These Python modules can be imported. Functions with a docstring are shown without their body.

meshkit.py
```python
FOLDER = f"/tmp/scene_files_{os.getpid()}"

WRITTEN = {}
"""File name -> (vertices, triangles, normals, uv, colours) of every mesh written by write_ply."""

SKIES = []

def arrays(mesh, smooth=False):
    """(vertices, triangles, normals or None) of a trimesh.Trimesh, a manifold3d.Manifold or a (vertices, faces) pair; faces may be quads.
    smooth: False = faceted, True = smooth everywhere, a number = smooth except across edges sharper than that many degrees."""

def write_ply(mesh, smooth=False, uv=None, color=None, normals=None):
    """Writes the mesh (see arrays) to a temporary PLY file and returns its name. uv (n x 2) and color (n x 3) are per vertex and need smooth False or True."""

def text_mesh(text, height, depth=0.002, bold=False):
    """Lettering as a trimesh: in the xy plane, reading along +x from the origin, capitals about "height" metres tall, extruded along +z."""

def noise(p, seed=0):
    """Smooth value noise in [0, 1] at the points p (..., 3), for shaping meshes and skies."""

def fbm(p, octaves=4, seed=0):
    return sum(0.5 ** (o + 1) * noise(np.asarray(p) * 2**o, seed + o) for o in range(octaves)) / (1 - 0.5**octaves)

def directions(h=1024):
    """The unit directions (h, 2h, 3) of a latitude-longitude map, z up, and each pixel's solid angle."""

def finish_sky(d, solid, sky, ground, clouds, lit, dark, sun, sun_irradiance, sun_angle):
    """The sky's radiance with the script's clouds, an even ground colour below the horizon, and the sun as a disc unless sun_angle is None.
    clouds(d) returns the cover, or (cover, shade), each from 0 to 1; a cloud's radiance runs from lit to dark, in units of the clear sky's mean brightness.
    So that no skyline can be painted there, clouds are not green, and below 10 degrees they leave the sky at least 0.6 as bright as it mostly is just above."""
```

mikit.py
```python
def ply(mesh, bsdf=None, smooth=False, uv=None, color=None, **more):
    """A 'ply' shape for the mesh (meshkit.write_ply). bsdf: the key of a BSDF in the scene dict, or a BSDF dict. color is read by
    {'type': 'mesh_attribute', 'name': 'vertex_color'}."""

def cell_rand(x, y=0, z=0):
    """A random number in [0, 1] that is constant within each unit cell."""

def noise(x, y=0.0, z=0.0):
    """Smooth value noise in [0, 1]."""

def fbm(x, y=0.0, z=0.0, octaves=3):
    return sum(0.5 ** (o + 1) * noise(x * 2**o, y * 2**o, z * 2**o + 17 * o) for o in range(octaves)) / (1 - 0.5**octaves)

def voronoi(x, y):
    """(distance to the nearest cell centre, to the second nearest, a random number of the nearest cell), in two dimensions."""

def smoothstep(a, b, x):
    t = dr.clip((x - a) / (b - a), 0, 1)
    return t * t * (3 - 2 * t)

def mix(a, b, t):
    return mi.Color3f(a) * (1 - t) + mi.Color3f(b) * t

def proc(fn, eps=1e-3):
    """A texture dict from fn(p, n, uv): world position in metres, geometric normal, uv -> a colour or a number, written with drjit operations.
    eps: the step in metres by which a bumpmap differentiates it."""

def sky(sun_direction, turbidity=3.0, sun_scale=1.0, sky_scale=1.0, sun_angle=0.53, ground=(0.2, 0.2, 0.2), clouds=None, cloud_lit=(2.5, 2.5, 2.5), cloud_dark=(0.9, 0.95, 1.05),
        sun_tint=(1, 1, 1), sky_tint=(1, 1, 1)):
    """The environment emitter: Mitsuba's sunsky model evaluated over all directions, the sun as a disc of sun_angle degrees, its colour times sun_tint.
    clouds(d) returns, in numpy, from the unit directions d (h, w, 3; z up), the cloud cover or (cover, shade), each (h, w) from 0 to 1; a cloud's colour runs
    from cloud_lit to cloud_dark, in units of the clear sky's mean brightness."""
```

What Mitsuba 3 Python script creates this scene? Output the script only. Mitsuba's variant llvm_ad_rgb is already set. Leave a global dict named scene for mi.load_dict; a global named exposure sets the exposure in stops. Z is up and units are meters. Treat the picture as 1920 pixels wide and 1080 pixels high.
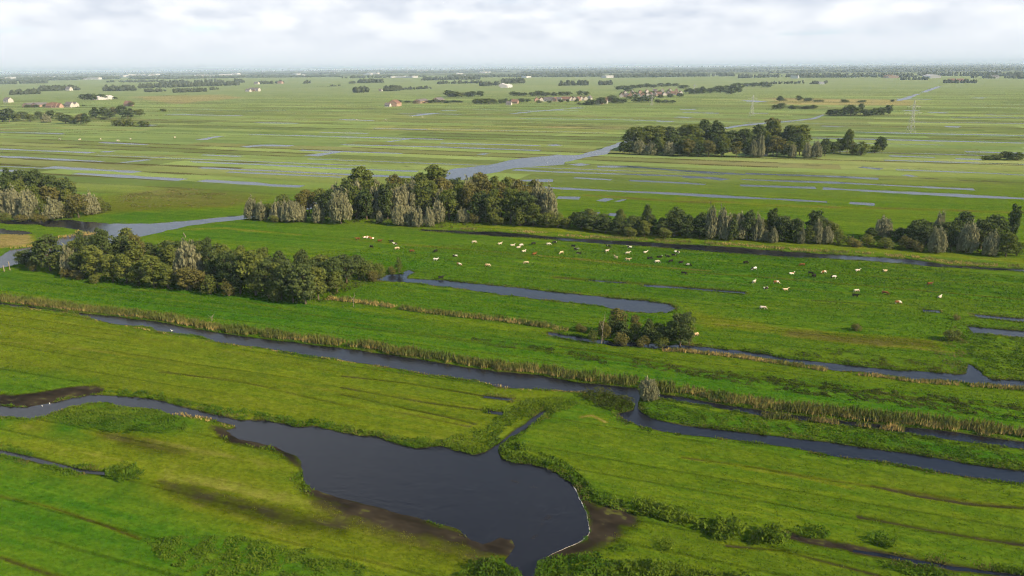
import math
import numpy as np
import trimesh
import shapely
from scipy.spatial import Delaunay, cKDTree
import manifold3d as m3
import drjit as dr
import mitsuba as mi
import mikit
import meshkit
from mikit import noise, fbm, cell_rand, smoothstep, mix

T = mi.ScalarTransform4f
scene, labels = {}, {}
RNG = np.random.default_rng(7)

# ---------------------------------------------------------------- camera, sky, exposure
EYE_Z, PITCH, ROLL = 62.0, math.radians(16.84), math.atan(18 / 1920)
fwd = np.array([0, math.cos(PITCH), -math.sin(PITCH)])
up = np.array([0, math.sin(PITCH), math.cos(PITCH)]) * math.cos(ROLL) + np.array([1.0, 0, 0]) * math.sin(ROLL)
scene['camera'] = {'type': 'perspective', 'fov': 70.0, 'fov_axis': 'x', 'near_clip': 1.0, 'far_clip': 90000.0,
                   'to_world': T().look_at(origin=[0, 0, EYE_Z], target=(np.array([0, 0, EYE_Z]) + fwd).tolist(), up=up.tolist())}
exposure = 2.52
SUN_AZ, SUN_EL = math.radians(120), math.radians(31)
SUN = [math.sin(SUN_AZ) * math.cos(SUN_EL), math.cos(SUN_AZ) * math.cos(SUN_EL), math.sin(SUN_EL)]


def clouds(d):
    z = np.clip(d[..., 2], 0, 1)
    az = np.arctan2(d[..., 0], d[..., 1])
    q = d[..., :2] / (z + 0.06)[..., None]
    p = np.stack([q[..., 0], q[..., 1], 0 * z], -1)
    warp = meshkit.fbm(p * 0.6 + 3.1, 3, 5)[..., None] - 0.5
    n = meshkit.fbm(p * 0.62 + warp * 1.4, 6, 11)
    big = meshkit.fbm(p * 0.2 + 9.0, 3, 4)
    c = n * 0.65 + big * 0.35
    low = np.clip(1 - z / 0.2, 0, 1)
    cover = np.clip((c - 0.40 + 0.16 * low) / 0.13, 0, 1)
    w = np.stack([az * 27, z * 80, 0 * z + 2], -1)
    puff = meshkit.fbm(w + 0.9 * (meshkit.fbm(w * 0.8 + 8, 3, 3)[..., None] - 0.5), 6, 21)
    flat = meshkit.fbm(np.stack([az * 5, z * 70, 0 * z], -1), 4, 9)
    shade = np.clip(0.36 + (puff - 0.5) * 1.7 + (flat - 0.5) * 0.7 + 0.5 * np.clip((z - 0.062) / 0.03, 0, 1) * np.clip((az - 0.2) / 0.1, 0, 1) * (z < 0.3), 0, 1)
    hazy = np.clip(1.2 - z / 0.05, 0, 1)
    shade = shade * (1 - hazy) + 0.5 * hazy
    return np.maximum(cover, hazy * 0.92), shade


scene['sky'] = mikit.sky(SUN, turbidity=3.0, clouds=clouds, cloud_lit=(2.3, 2.34, 2.4), cloud_dark=(1.48, 1.62, 1.86), sun_tint=(1.0, 0.97, 0.93))

# ---------------------------------------------------------------- small helpers
CA, SA = math.cos(math.radians(20)), math.sin(math.radians(20))


def along(x, y):          # the polder's strips run 20 degrees off the x axis: along and across them
    return x * CA - y * SA, x * SA + y * CA


def taken(name):
    if name not in scene and name not in labels:
        return name
    i = 1
    while f'{name}_{i:03d}' in scene or f'{name}_{i:03d}' in labels:
        i += 1
    return f'{name}_{i:03d}'


_next = {}


def numbered(name):
    i = _next.get(name, 0)
    _next[name] = i + 1
    return name if i == 0 else f'{name}_{i:03d}'


def thing(name, label, cat=None, group=None, kind=None):
    key = numbered(name)
    labels[key] = {'label': label}
    if cat:
        labels[key]['category'] = cat
    if group:
        labels[key]['group'] = group
    if kind:
        labels[key]['kind'] = kind
    return key


def struct(key, shape):
    scene[key] = shape
    labels[key] = {'kind': 'structure'}


ONES = 'zeroth first second third fourth fifth sixth seventh eighth ninth tenth eleventh twelfth thirteenth fourteenth fifteenth sixteenth seventeenth eighteenth nineteenth'.split()
TENS = {2: 'twent', 3: 'thirt', 4: 'fort', 5: 'fift', 6: 'sixt', 7: 'sevent', 8: 'eight', 9: 'ninet'}


def ordinal(n):
    if n < 20:
        return ONES[n]
    t, o = divmod(n, 10)
    return TENS[t] + ('ieth' if o == 0 else 'y-' + ONES[o])


def densify(P, step, closed=False):
    P = np.asarray(P, float)
    if closed:
        P = np.vstack([P, P[:1]])
    out = []
    for a, b in zip(P[:-1], P[1:]):
        L = np.linalg.norm(b - a)
        st = step if not callable(step) else step(np.linalg.norm((a + b) / 2))
        n = max(1, int(math.ceil(L / st)))
        out.append(a + (b - a) * (np.arange(n) / n)[:, None])
    out.append(P[-1:] if not closed else P[:0])
    return np.vstack(out)


def n2(P, s, seed):       # noise at ground points, -1..1
    P = np.asarray(P, float)
    return meshkit.noise(np.stack([P[:, 0] / s, P[:, 1] / s, 0 * P[:, 0] + seed * 3.7], -1), seed) * 2 - 1


def wiggle(P, amp, s, seed):
    return P + amp * np.stack([n2(P, s, seed), n2(P, s, seed + 50)], -1)


# ---------------------------------------------------------------- materials
def rgb(c):
    return {'type': 'rgb', 'value': list(c)}


def bsdf(name, d):
    scene[name] = d


def ground_colour(p, n, uv):
    u, v = uv.x, uv.y
    s, t = p.x * CA - p.y * SA, p.x * SA + p.y * CA
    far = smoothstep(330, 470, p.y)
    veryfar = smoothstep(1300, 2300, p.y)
    tw = t + 7 * noise(s / 110, t / 60) + 26 * (noise(s / 900, t / 70) - 0.5)
    cell = dr.floor(tw / 24)
    fr = tw / 24 - cell
    seg = dr.floor(s / 260 + cell_rand(cell, 3, 1) * 7)
    cell = dr.floor(cell - dr.select(cell_rand(cell, 7, 7) > 0.6, 1.0, 0.0))
    r1, r2, r4 = cell_rand(cell, seg, 5), cell_rand(cell, seg, 9), cell_rand(cell, seg, 13)
    bc, bs = dr.floor(tw / 210 + 0.4 * noise(s / 700, t / 300)), dr.floor(s / 620 + cell_rand(dr.floor(tw / 210), 2, 8) * 5)
    r3 = cell_rand(bc, bs, 2)
    edge = dr.minimum(fr, 1 - fr) * 24
    line = (1 - smoothstep(0.9, 3.6, edge + 2.6 * (noise(s / 14, t / 9) - 0.5))) * far * (1 - 0.8 * veryfar) * dr.select(cell_rand(dr.floor(tw / 24 + 0.5), dr.floor(s / 330), 21) > 0.42, 1.0, 0.25)
    u = u + far * (1 - veryfar) * ((r1 - 0.5) * 0.95) + veryfar * ((r3 - 0.5) * 0.7) + far * dr.select(r2 > 0.86, 0.45, 0.0) * (1 - veryfar)
    n0 = fbm(s / 0.55, t / 0.32, 0, 2)
    n1 = fbm(s / 1.7, t / 0.9, 6, 2)
    n2_ = fbm(p.x / 5.5, p.y / 5.5, 1.5, 3)
    streak = 0.5 * fbm(s / 30, t / 2.4, 2.5, 2) + 0.5 * fbm(s / 70, t / 0.9, 8.5, 2)
    big = fbm(s / 70, t / 26, 4.5, 2)
    u = u + (n2_ - 0.5) * 0.34 + (streak - 0.5) * 0.95 + (big - 0.5) * 0.55 + (n1 - 0.5) * 0.3 + 0.28 * far
    u = dr.clip(u, 0, 2)
    g = dr.select(u < 1, mix((0.042, 0.130, 0.007), (0.120, 0.162, 0.009), dr.clip(u, 0, 1)), mix((0.120, 0.162, 0.009), (0.25, 0.195, 0.075), dr.clip(u - 1, 0, 1)))
    g = g * (0.34 + 0.62 * n0 + 0.26 * n1 + 0.16 * n2_ + 0.36 * streak)
    g = g * (1 - 0.5 * smoothstep(0.04, 0.45, v)) * (0.87 + 0.13 * far)
    mt = (t + 1.2 * noise(s / 40, t / 9)) / 5.2
    mf = dr.abs(mt - dr.floor(mt) - 0.5) * 5.2
    g = g * (1 - 0.32 * (1 - far) * (1 - smoothstep(0.1, 0.42, mf)) * smoothstep(0.35, 0.6, noise(s / 26, dr.floor(mt) * 3.7, 2)))
    g = g * (1 + (1 - far) * 0.14 * (cell_rand(dr.floor(mt + 0.5), 4, 4) - 0.5))
    g = mix(g, mi.Color3f(0.195, 0.255, 0.108) * (0.6 + 0.8 * big), 0.58 * far * (1 - 0.5 * smoothstep(1.15, 1.6, uv.x)))  # distant grass painted paler, standing in for grazing-angle paleness and haze
    g = g * (1 + far * (1 - veryfar) * 0.55 * (r4 - 0.5))
    g = mix(g, mi.Color3f(0.070, 0.066, 0.026) * (0.6 + 0.8 * n2_), 0.9 * line)
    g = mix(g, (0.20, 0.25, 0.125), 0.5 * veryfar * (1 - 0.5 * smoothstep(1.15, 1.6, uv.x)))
    g = mix(g, mi.Color3f(0.060, 0.072, 0.034) * (0.5 + big), 0.8 * smoothstep(4800, 6500, p.y + 0.35 * p.x))
    mud = smoothstep(0.26, 0.78, v + ((n2_ - 0.5) * 0.42 + (n1 - 0.5) * 0.35 + (streak - 0.5) * 0.6) * dr.minimum(1, 4 * v))
    m = mix((0.012, 0.011, 0.010), (0.048, 0.040, 0.027), smoothstep(0.3, 0.75, 0.6 * n2_ + 0.4 * streak)) * (0.6 + 0.8 * n1)
    m = mix(m, (0.075, 0.085, 0.020), smoothstep(0.62, 0.72, n1 * 0.5 + n2_ * 0.5))
    return mix(g, m, mud)


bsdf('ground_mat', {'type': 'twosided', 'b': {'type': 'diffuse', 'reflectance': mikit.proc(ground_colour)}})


def ripple(p, n, uv):
    s, t = p.x * CA - p.y * SA, p.x * SA + p.y * CA
    return (fbm(s / 0.9, t / 0.5, 0, 3) + 0.4 * noise(s / 2.4, t / 1.1, 3)) * (0.4 + 1.2 * smoothstep(0.35, 0.65, fbm(s / 30, t / 9, 5, 2)))


bsdf('water_mat', {'type': 'bumpmap', 'scale': 0.02, 'arbitrary': mikit.proc(ripple, eps=0.05),
                   'b': {'type': 'roughplastic', 'distribution': 'ggx', 'alpha': 0.05, 'int_ior': 1.36, 'nonlinear': True,
                         'diffuse_reflectance': rgb((0.013, 0.015, 0.026))}})


def leaf_mat(name, a, b, trans=0.55, sc=3.0):
    def col(p, n, uv):
        k = fbm(p.x / sc, p.y / sc, p.z / sc, 2)
        j = noise(p.x / 9 + 7, p.y / 9, p.z / 30)
        return mix(a, b, dr.clip(0.65 * k + 0.7 * j - 0.2, 0, 1)) * (0.8 + 0.4 * noise(p.x * 2.5, p.y * 2.5, p.z * 2.5))
    bsdf(name, {'type': 'principledthin', 'base_color': mikit.proc(col), 'roughness': 0.7, 'diff_trans': trans, 'spec_trans': 0.0, 'eta': 1.3})


leaf_mat('leaf_green', (0.068, 0.106, 0.024), (0.165, 0.190, 0.046))
leaf_mat('leaf_dark', (0.044, 0.076, 0.025), (0.106, 0.140, 0.046))
leaf_mat('leaf_silver', (0.155, 0.172, 0.092), (0.295, 0.296, 0.175))
leaf_mat('leaf_autumn', (0.095, 0.105, 0.032), (0.175, 0.165, 0.052))
leaf_mat('leaf_far', (0.032, 0.046, 0.024), (0.066, 0.080, 0.040), 0.3, 14.0)
leaf_mat('herb_mat', (0.032, 0.098, 0.009), (0.122, 0.180, 0.017), 0.5, 0.8)
leaf_mat('rough_mat', (0.028, 0.050, 0.010), (0.088, 0.098, 0.024), 0.5, 2.0)
bsdf('bark', {'type': 'diffuse', 'reflectance': rgb((0.13, 0.105, 0.08))})
bsdf('pale_bark', {'type': 'diffuse', 'reflectance': rgb((0.27, 0.235, 0.185))})


def reed_colour(p, n, uv):
    k = fbm(p.x / 1.6, p.y / 1.6, 0.3, 2)
    h = smoothstep(0.15, 1.0, p.z + 0.9 * (k - 0.5))
    c = mix((0.40, 0.305, 0.12), mix((0.080, 0.122, 0.024), (0.170, 0.172, 0.048), noise(p.x / 4, p.y / 4, 7)), h)
    c = mix(c, (0.095, 0.125, 0.030), 0.65 * smoothstep(0.5, 0.72, noise(p.x / 10, p.y / 10, 3)))
    return c * (0.7 + 0.6 * noise(p.x * 2, p.y * 2, 1))


bsdf('reed_mat', {'type': 'principledthin', 'base_color': mikit.proc(reed_colour), 'roughness': 0.8, 'diff_trans': 0.5, 'spec_trans': 0.0, 'eta': 1.3})
for nm, a, b, th in (('cow_white', (0.54, 0.50, 0.42), (0.45, 0.40, 0.30), 0.5), ('cow_black', (0.018, 0.017, 0.017), (0.5, 0.48, 0.44), 0.80), ('cow_pied', (0.02, 0.019, 0.019), (0.75, 0.72, 0.64), 0.50),
                     ('cow_brown', (0.20, 0.085, 0.030), (0.13, 0.06, 0.025), 0.5), ('cow_red', (0.27, 0.115, 0.045), (0.74, 0.68, 0.56), 0.47), ('cow_cream', (0.56, 0.46, 0.30), (0.42, 0.30, 0.17), 0.62)):
    def hide(p, n, uv, a=a, b=b, th=th):
        return mix(a, b, smoothstep(th - 0.03, th + 0.03, noise(p.x * 1.7, p.y * 1.7, p.z * 1.4)))
    bsdf(nm, {'type': 'diffuse', 'reflectance': mikit.proc(hide)})
for nm, c in (('plaster', (0.47, 0.45, 0.41)), ('brick', (0.38, 0.27, 0.21)), ('tile_red', (0.20, 0.125, 0.095)), ('tile_grey', (0.15, 0.145, 0.145)), ('white_metal', (0.50, 0.50, 0.50)), ('galvanised', (0.40, 0.42, 0.43)), ('dark_glass', (0.03, 0.035, 0.04)),
              ('foam_mat', (0.50, 0.48, 0.44)), ('old_wood', (0.30, 0.26, 0.20)), ('weed_brown', (0.045, 0.036, 0.026)), ('bird_white', (0.85, 0.84, 0.80)), ('orange', (0.6, 0.28, 0.08))):
    bsdf(nm, {'type': 'twosided', 'b': {'type': 'diffuse', 'reflectance': rgb(c)}})

# ---------------------------------------------------------------- the water's outlines (metres)
WATER_Z = -0.10
pond = [(-108.3,131.5),(-99.7,129.7),(-93.9,128.7),(-91.3,130),(-87.7,132.8),(-84,133.7),(-80.9,133.4),(-75.1,133),(-70,131.2),(-65,129.2),(-62.2,127.5),(-56.3,124.7),(-50.5,122.4),(-45.5,122.1),(-40.2,119.9),(-36.3,119.6),(-30.6,117.3),(-27.2,115.9),(-24,115.6),(-21.2,113.6),(-16.6,111.3),(-12.4,112.2),(-9.9,110.7),(-6.8,108.8),(-4.5,109.8),(-2.4,112.9),(-0.9,115.2),(2.4,120.7),(5.1,124.3),(6.1,125),(6.5,124.3),(3.6,120.1),(0.7,116.1),(-2.1,112.3),(-2.5,109.3),(-2,107.5),(-0.5,106.6),(2.6,105.7),(5.1,104.4),(7.3,102.4),(8.9,100.3),(9.5,98.2),(10,94.9),(10.7,91.8),(10.8,89.2),(10.4,87.1),(9.1,85.1),(7.6,84.2),(5.9,83.3),(4.1,82),(3.1,80.7),(2.6,78.4),(2.2,74.5),(1.2,74.5),(1.2,78.4),(0.3,79.7),(-1.2,81.6),(-0.2,83.1),(0.2,84.4),(-0.3,85.7),(-1.8,86.3),(-4.2,85),(-5.9,85.8),(-8.3,88.6),(-12,90.3),(-15.2,91.7),(-18.9,93.6),(-23.1,95),(-26,96.5),(-30.3,98.5),(-33.3,101.5),(-34.8,106.4),(-36.7,109.4),(-40.5,112.3),(-46,114.3),(-49.9,116.3),(-51.9,118.3),(-50.1,119.3),(-51.9,120.8),(-57.5,123.4),(-63,124.6),(-68.1,127),(-72.5,127.7),(-77,128.5),(-79.5,130.7),(-83.1,129.6),(-86.3,127.6),(-88.1,124.3),(-90.7,123.7),(-96.5,124.9),(-104.7,126.6)]
canal = [(-171,203.9),(-143.7,195.5),(-134.2,192.4),(-124.7,188.9),(-115.5,185.4),(-104.5,182.5),(-90.7,177.9),(-79.1,172),(-68.8,167.9),(-54.2,162.8),(-39.7,158.3),(-26.5,153.1),(-14.1,147.9),(-2.4,143.5),(5.1,141.9),(12.2,138.2),(19.3,136.2),(24.8,134.6),(25.1,132.3),(24,127.5),(23.8,124.6),(25.3,121.7),(28.5,119.8),(30.5,118.7),(36.4,117),(42.2,115.3),(47.9,113.8),(54.7,111.8),(58.6,110.3),(65.2,108.4),(71,105.7),(75.7,103.9),(80.8,102.2),(99.5,96.6),(95.1,91.5),(78.2,98.4),(73.3,100),(66.3,102.5),(59.5,105.9),(52.8,107.4),(46.7,110.5),(38.5,113.4),(29.8,115.5),(26.3,116.8),(23.4,118.2),(20.6,121),(19.7,123.6),(22.6,125.3),(23.3,127.6),(21.9,129.9),(18.1,132.7),(9.7,134.1),(1.2,135.1),(-3.1,136.2),(-7.6,139.2),(-17.4,142.5),(-25.5,146.1),(-38,150.9),(-47.6,154.3),(-57,158.4),(-71.3,163.3),(-76.2,167),(-88.5,171.1),(-91.1,173.9),(-102,176.6),(-110.6,181),(-118.5,186.4),(-127.2,188.9),(-142,193.1),(-168.6,200.8)]
north_branch = [(24.7,134.1),(29,132),(34.1,129.9),(39.5,127.2),(45,125.1),(51.1,122.5),(58.2,120.6),(65,118.6),(71.7,116.9),(78.1,114.8),(87,111.4),(107,105.2),(105.6,103.6),(85.5,109.2),(76.5,112.1),(70.4,114.3),(64.1,116.8),(57.5,119),(50.4,120.8),(45.1,122.4),(39.1,125.6),(33.6,128),(28.6,130),(24.6,131.3)]
strip = [(-42.1,215.8),(-38.9,220.5),(-34.1,222.2),(-34.6,223.5),(-32.4,225.9),(-31.2,223.4),(-32.8,219.1),(-32.4,216.1),(-21.6,213.9),(-8.4,209),(2,204.8),(12.2,200.7),(23.5,196.3),(36.3,192),(42.9,188.5),(43.7,184.8),(40.4,180.9),(29.9,183),(21.3,189.1),(11.8,192.7),(-3.1,198.6),(-16.1,205.4),(-32.3,212.6),(-41.7,214)]
mid_ditch = [(9,167.7),(14.4,164.6),(23.7,160.5),(34.6,158.8),(39.4,158),(47,155.8),(54.3,153.3),(60.9,149.4),(71.1,145.8),(81,142.7),(90.2,140.5),(94,139.9),(98,146.1),(98.4,144),(97.4,139.5),(98.4,137.6),(104,136.7),(122.5,129),(119.7,125.5),(101.9,133.6),(91.9,135.9),(82.1,137.7),(76.4,140.8),(67.8,142.7),(65,145.1),(56.8,148.9),(50,152.1),(38.8,155.3),(23.3,158.1),(14.2,162.1),(8.9,165.5)]
back_canal = [(-36.1,287.1),(-18.8,283.3),(-4,280.8),(8.4,275.5),(20.3,269.5),(34,266.2),(47.2,262.2),(61.8,257.4),(79.7,252.6),(95.8,245),(109.3,240.7),(122.5,236.6),(134.3,231.9),(140,225.6),(159.9,219.8),(189.8,209.7),(188,207.5),(158.3,217.4),(138.5,223.1),(131.3,225.3),(124.5,228.9),(109.9,234.9),(93.2,237.7),(77,243.4),(60.2,250.2),(46.1,255.6),(33.2,259.4),(21.9,264.1),(8.2,270),(-12.2,276.3),(-35.7,284.1)]
river = [(-186.2,235.4),(-179.6,249.4),(-182.1,258.9),(-175.9,263.6),(-175.2,276.7),(-174.4,290.1),(-188.3,299),(-219.5,309.1),(-242.5,312.5),(-247.8,319.7),(-224.2,316.2),(-200.4,312.8),(-190.9,312.4),(-170.8,303.6),(-153.1,302.8),(-135.7,309.8),(-118.6,322),(-108.1,334.2),(-89.9,361.8),(-58.3,402.8),(-37.6,467.2),(-12.4,489.3),(-0.3,511.6),(21.3,532),(48.9,539.7),(68.5,574.1),(91,626),(115,662),(177,722),(225,776),(252,809),(311,850),(357,889),(404,963),(395,943),(359,879),(305,834),(245,788),(171,694),(120,637),(82.3,584.6),(68.2,538.2),(53.8,522.9),(37,499.8),(34.9,485.8),(1.7,469.6),(-6,457.6),(-21.6,435.3),(-33.6,415),(-55.1,379.3),(-85.4,342.6),(-104.1,321.3),(-115.3,312.3),(-135,298.7),(-143.2,281.9),(-153.1,262.7),(-163.4,241.5),(-168.9,233.4),(-176.6,222.2)]
backwater = [(-235,302.2),(-210.6,295.8),(-199.5,292.2),(-190.6,285.9),(-194.3,284.1),(-205,287.5),(-229.4,294.6)]
left_ditch = [(-95,114.3),(-88,112.1),(-81,109.7),(-70.9,105.7),(-65.9,104.5),(-65.7,103.7),(-70.3,104.6),(-77.9,107.5),(-87,110.7),(-94.2,113.2)]
mudditch = [(45.2,83.2),(49.2,82.1),(56,79.7),(60,78.7),(68.5,76.9),(68,76.3),(59.6,78.1),(55.7,79),(48.8,81.3),(45,82.8)]
LINES = [  # centre line, width in metres
    ([(-510,612),(-390.2,564.9),(-290,524.5)], 5), ([(-225.8,519.7),(-165.1,497.7),(-109.5,474.8),(-58.3,458.7)], 4.5), ([(-327.6,592.6),(-317.8,591.8)], 9), ([(-273.4,517.2),(-261.9,534.8)], 4), ([(-312.6,497.2),(-263.8,477.9),(-237.2,466)], 6), ([(-275.5,463.8),(-245,452.3),(-193.2,431.2)], 6),
    ([(-181.4,428.4),(-132.4,407.3),(-115,402.4)], 6), ([(-410.3,507),(-335.4,482.8),(-320.1,479.2)], 7), ([(-179.1,464.5),(-101,436.1)], 3), ([(-286,687),(-285,708),(-282,724)], 8), ([(-223,620),(-211,632),(-184,625)], 8), ([(-148.9,548.9),(-141,562.2),(-131.9,576.1)], 10), ([(-370,670),(-316,646)], 4),
    ([(-503,1100),(-374,1045)], 7), ([(-433,886),(-419,876)], 16), ([(-144,630),(-60,605),(22.8,570.4)], 4.5), ([(-60,636),(-3,617),(24,606)], 5), ([(33,614),(39,605)], 9), ([(-23,552.5),(-18.1,548.6)], 8), ([(31.2,537.8),(35.6,534.1)], 7), ([(-108,650),(-93,678)], 4),
    ([(-132,1009),(-106,1065)], 14), ([(-104,1130),(-80,1126)], 10), ([(1.7,462),(24.6,450.6),(100.3,427.4),(112.4,420.1)], 4), ([(99.8,425.2),(113.9,420),(120.7,411.3)], 7), ([(42.2,488),(48.4,479.4)], 9), ([(55.7,473.5),(76.1,472.1),(105.4,449.9),(138,431.5)], 5), ([(2.7,416.8),(23.9,415.4)], 6),
    ([(36.8,425),(57.2,415.4)], 4), ([(66.8,412.7),(94.3,401.1),(105.3,394.8)], 4), ([(4.3,397.1),(23.3,388.7),(86.1,364.7),(111.5,353.9),(148.2,340.2)], 4.6), ([(157.5,336.9),(167,332.2)], 5), ([(22.8,358.8),(33.7,356.6)], 5), ([(43.3,351.6),(47.6,348.4)], 6), ([(51.8,349.7),(53.7,348.1)], 5),
    ([(31,319.6),(38.5,316.8)], 5), ([(42.3,315.4),(46.6,312.8)], 5), ([(130.1,412.8),(180,395.8),(236.3,370.9)], 4.4), ([(139.3,435.9),(188.1,419.5),(206.2,410)], 5), ([(122.9,391.8),(159.4,380.6)], 4), ([(162.2,378.7),(200.3,361.5),(243.3,343.7),(283.6,322.2)], 6), ([(218.6,459.3),(226.8,448.7)], 5),
    ([(234.2,445.8),(277.8,428.8),(293.9,418.9),(333.7,399.8)], 3), ([(226.8,419.1),(231.7,420.9)], 8), ([(264.6,515.7),(290.3,504.2)], 5), ([(299.9,497.4),(313.6,490.4)], 7), ([(330.7,537),(364.6,523.9),(399.3,504.9)], 7), ([(258,653),(311,633),(410.2,591.7),(466.4,566)], 6), ([(324,706),(371,684),(452,654),(512,623)], 6),
    ([(442,757),(452,749)], 17), ([(544,976),(566,972)], 12), ([(235,1024),(279,1005)], 10), ([(248,1100),(271,1096)], 12), ([(209,939),(221,917)], 12), ([(428,1364),(433,1300)], 22), ([(89,1156),(110,1168)], 16), ([(2,1036),(33,1081),(84,1142)], 8),
    ([(666,1292),(758,1432),(853,1577)], 9), ([(909,1661),(1013,1824),(1172,2066)], 10), ([(702,1371),(747,1339)], 12), ([(538,1025),(558,1022)], 14), ([(842,1363),(868,1381)], 16), ([(107.4,181.1),(111.3,180.1)], 1.6), ([(118.4,177),(123.1,175.2),(130.5,172.1)], 2.6), ([(111.1,166.4),(121.8,163.2),(139.8,157.1)], 3.0), ([(23.1,212.4),(33.9,209.2)], 1.1), ([(38.8,206.3),(49.6,203.2),(66.1,198)], 1.6),
    ([(-5.8,131.5),(-0.2,129.9)], 1.0), ([(-4.9,125),(-1.9,124)], 1.0), ([(358.3,514.5),(398.5,481)], 5), ([(-214,948),(-169,923)], 7), ([(-308,905),(-252,889)], 6), ([(-193,757),(-141,739)], 5), ([(-234.5,562.8),(-201.5,549.8)], 3), ([(-544,795),(-463,774)], 4), ([(-148,806),(-87,778)], 4), ([(322,999),(342,995)], 9), ([(324,778),(345,762)], 5),
    ([(588,925),(606,902)], 8), ([(168,861),(187,858)], 7)]


for y0, lo, hi, cnt in ((470, -420, 420, 5), (620, -560, 560, 7), (820, -700, 700, 8), (1100, -900, 900, 7)):
    for _ in range(cnt):      # more ditches of the same parallel strips, farther out
        x, y, L = RNG.uniform(lo, hi), y0 + RNG.uniform(-90, 150), RNG.uniform(90, 330)
        LINES.append(([(x, y), (x + L * CA, y - L * SA)], RNG.uniform(2.6, 4.2)))


def cstep(r):
    return min(max(0.0045 * r, 0.45), 2.6)


def outline(P, amp, s, seed):
    P = densify(P, cstep, True)
    r = np.linalg.norm(P, axis=1)
    k = np.clip(r / 130, 1, 3)
    P = P + (amp * k)[:, None] * np.stack([n2(P, s, seed) + 0.5 * n2(P, s / 3, seed + 7), n2(P, s, seed + 50) + 0.5 * n2(P, s / 3, seed + 57)], -1)
    return shapely.Polygon(P).buffer(0)


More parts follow.
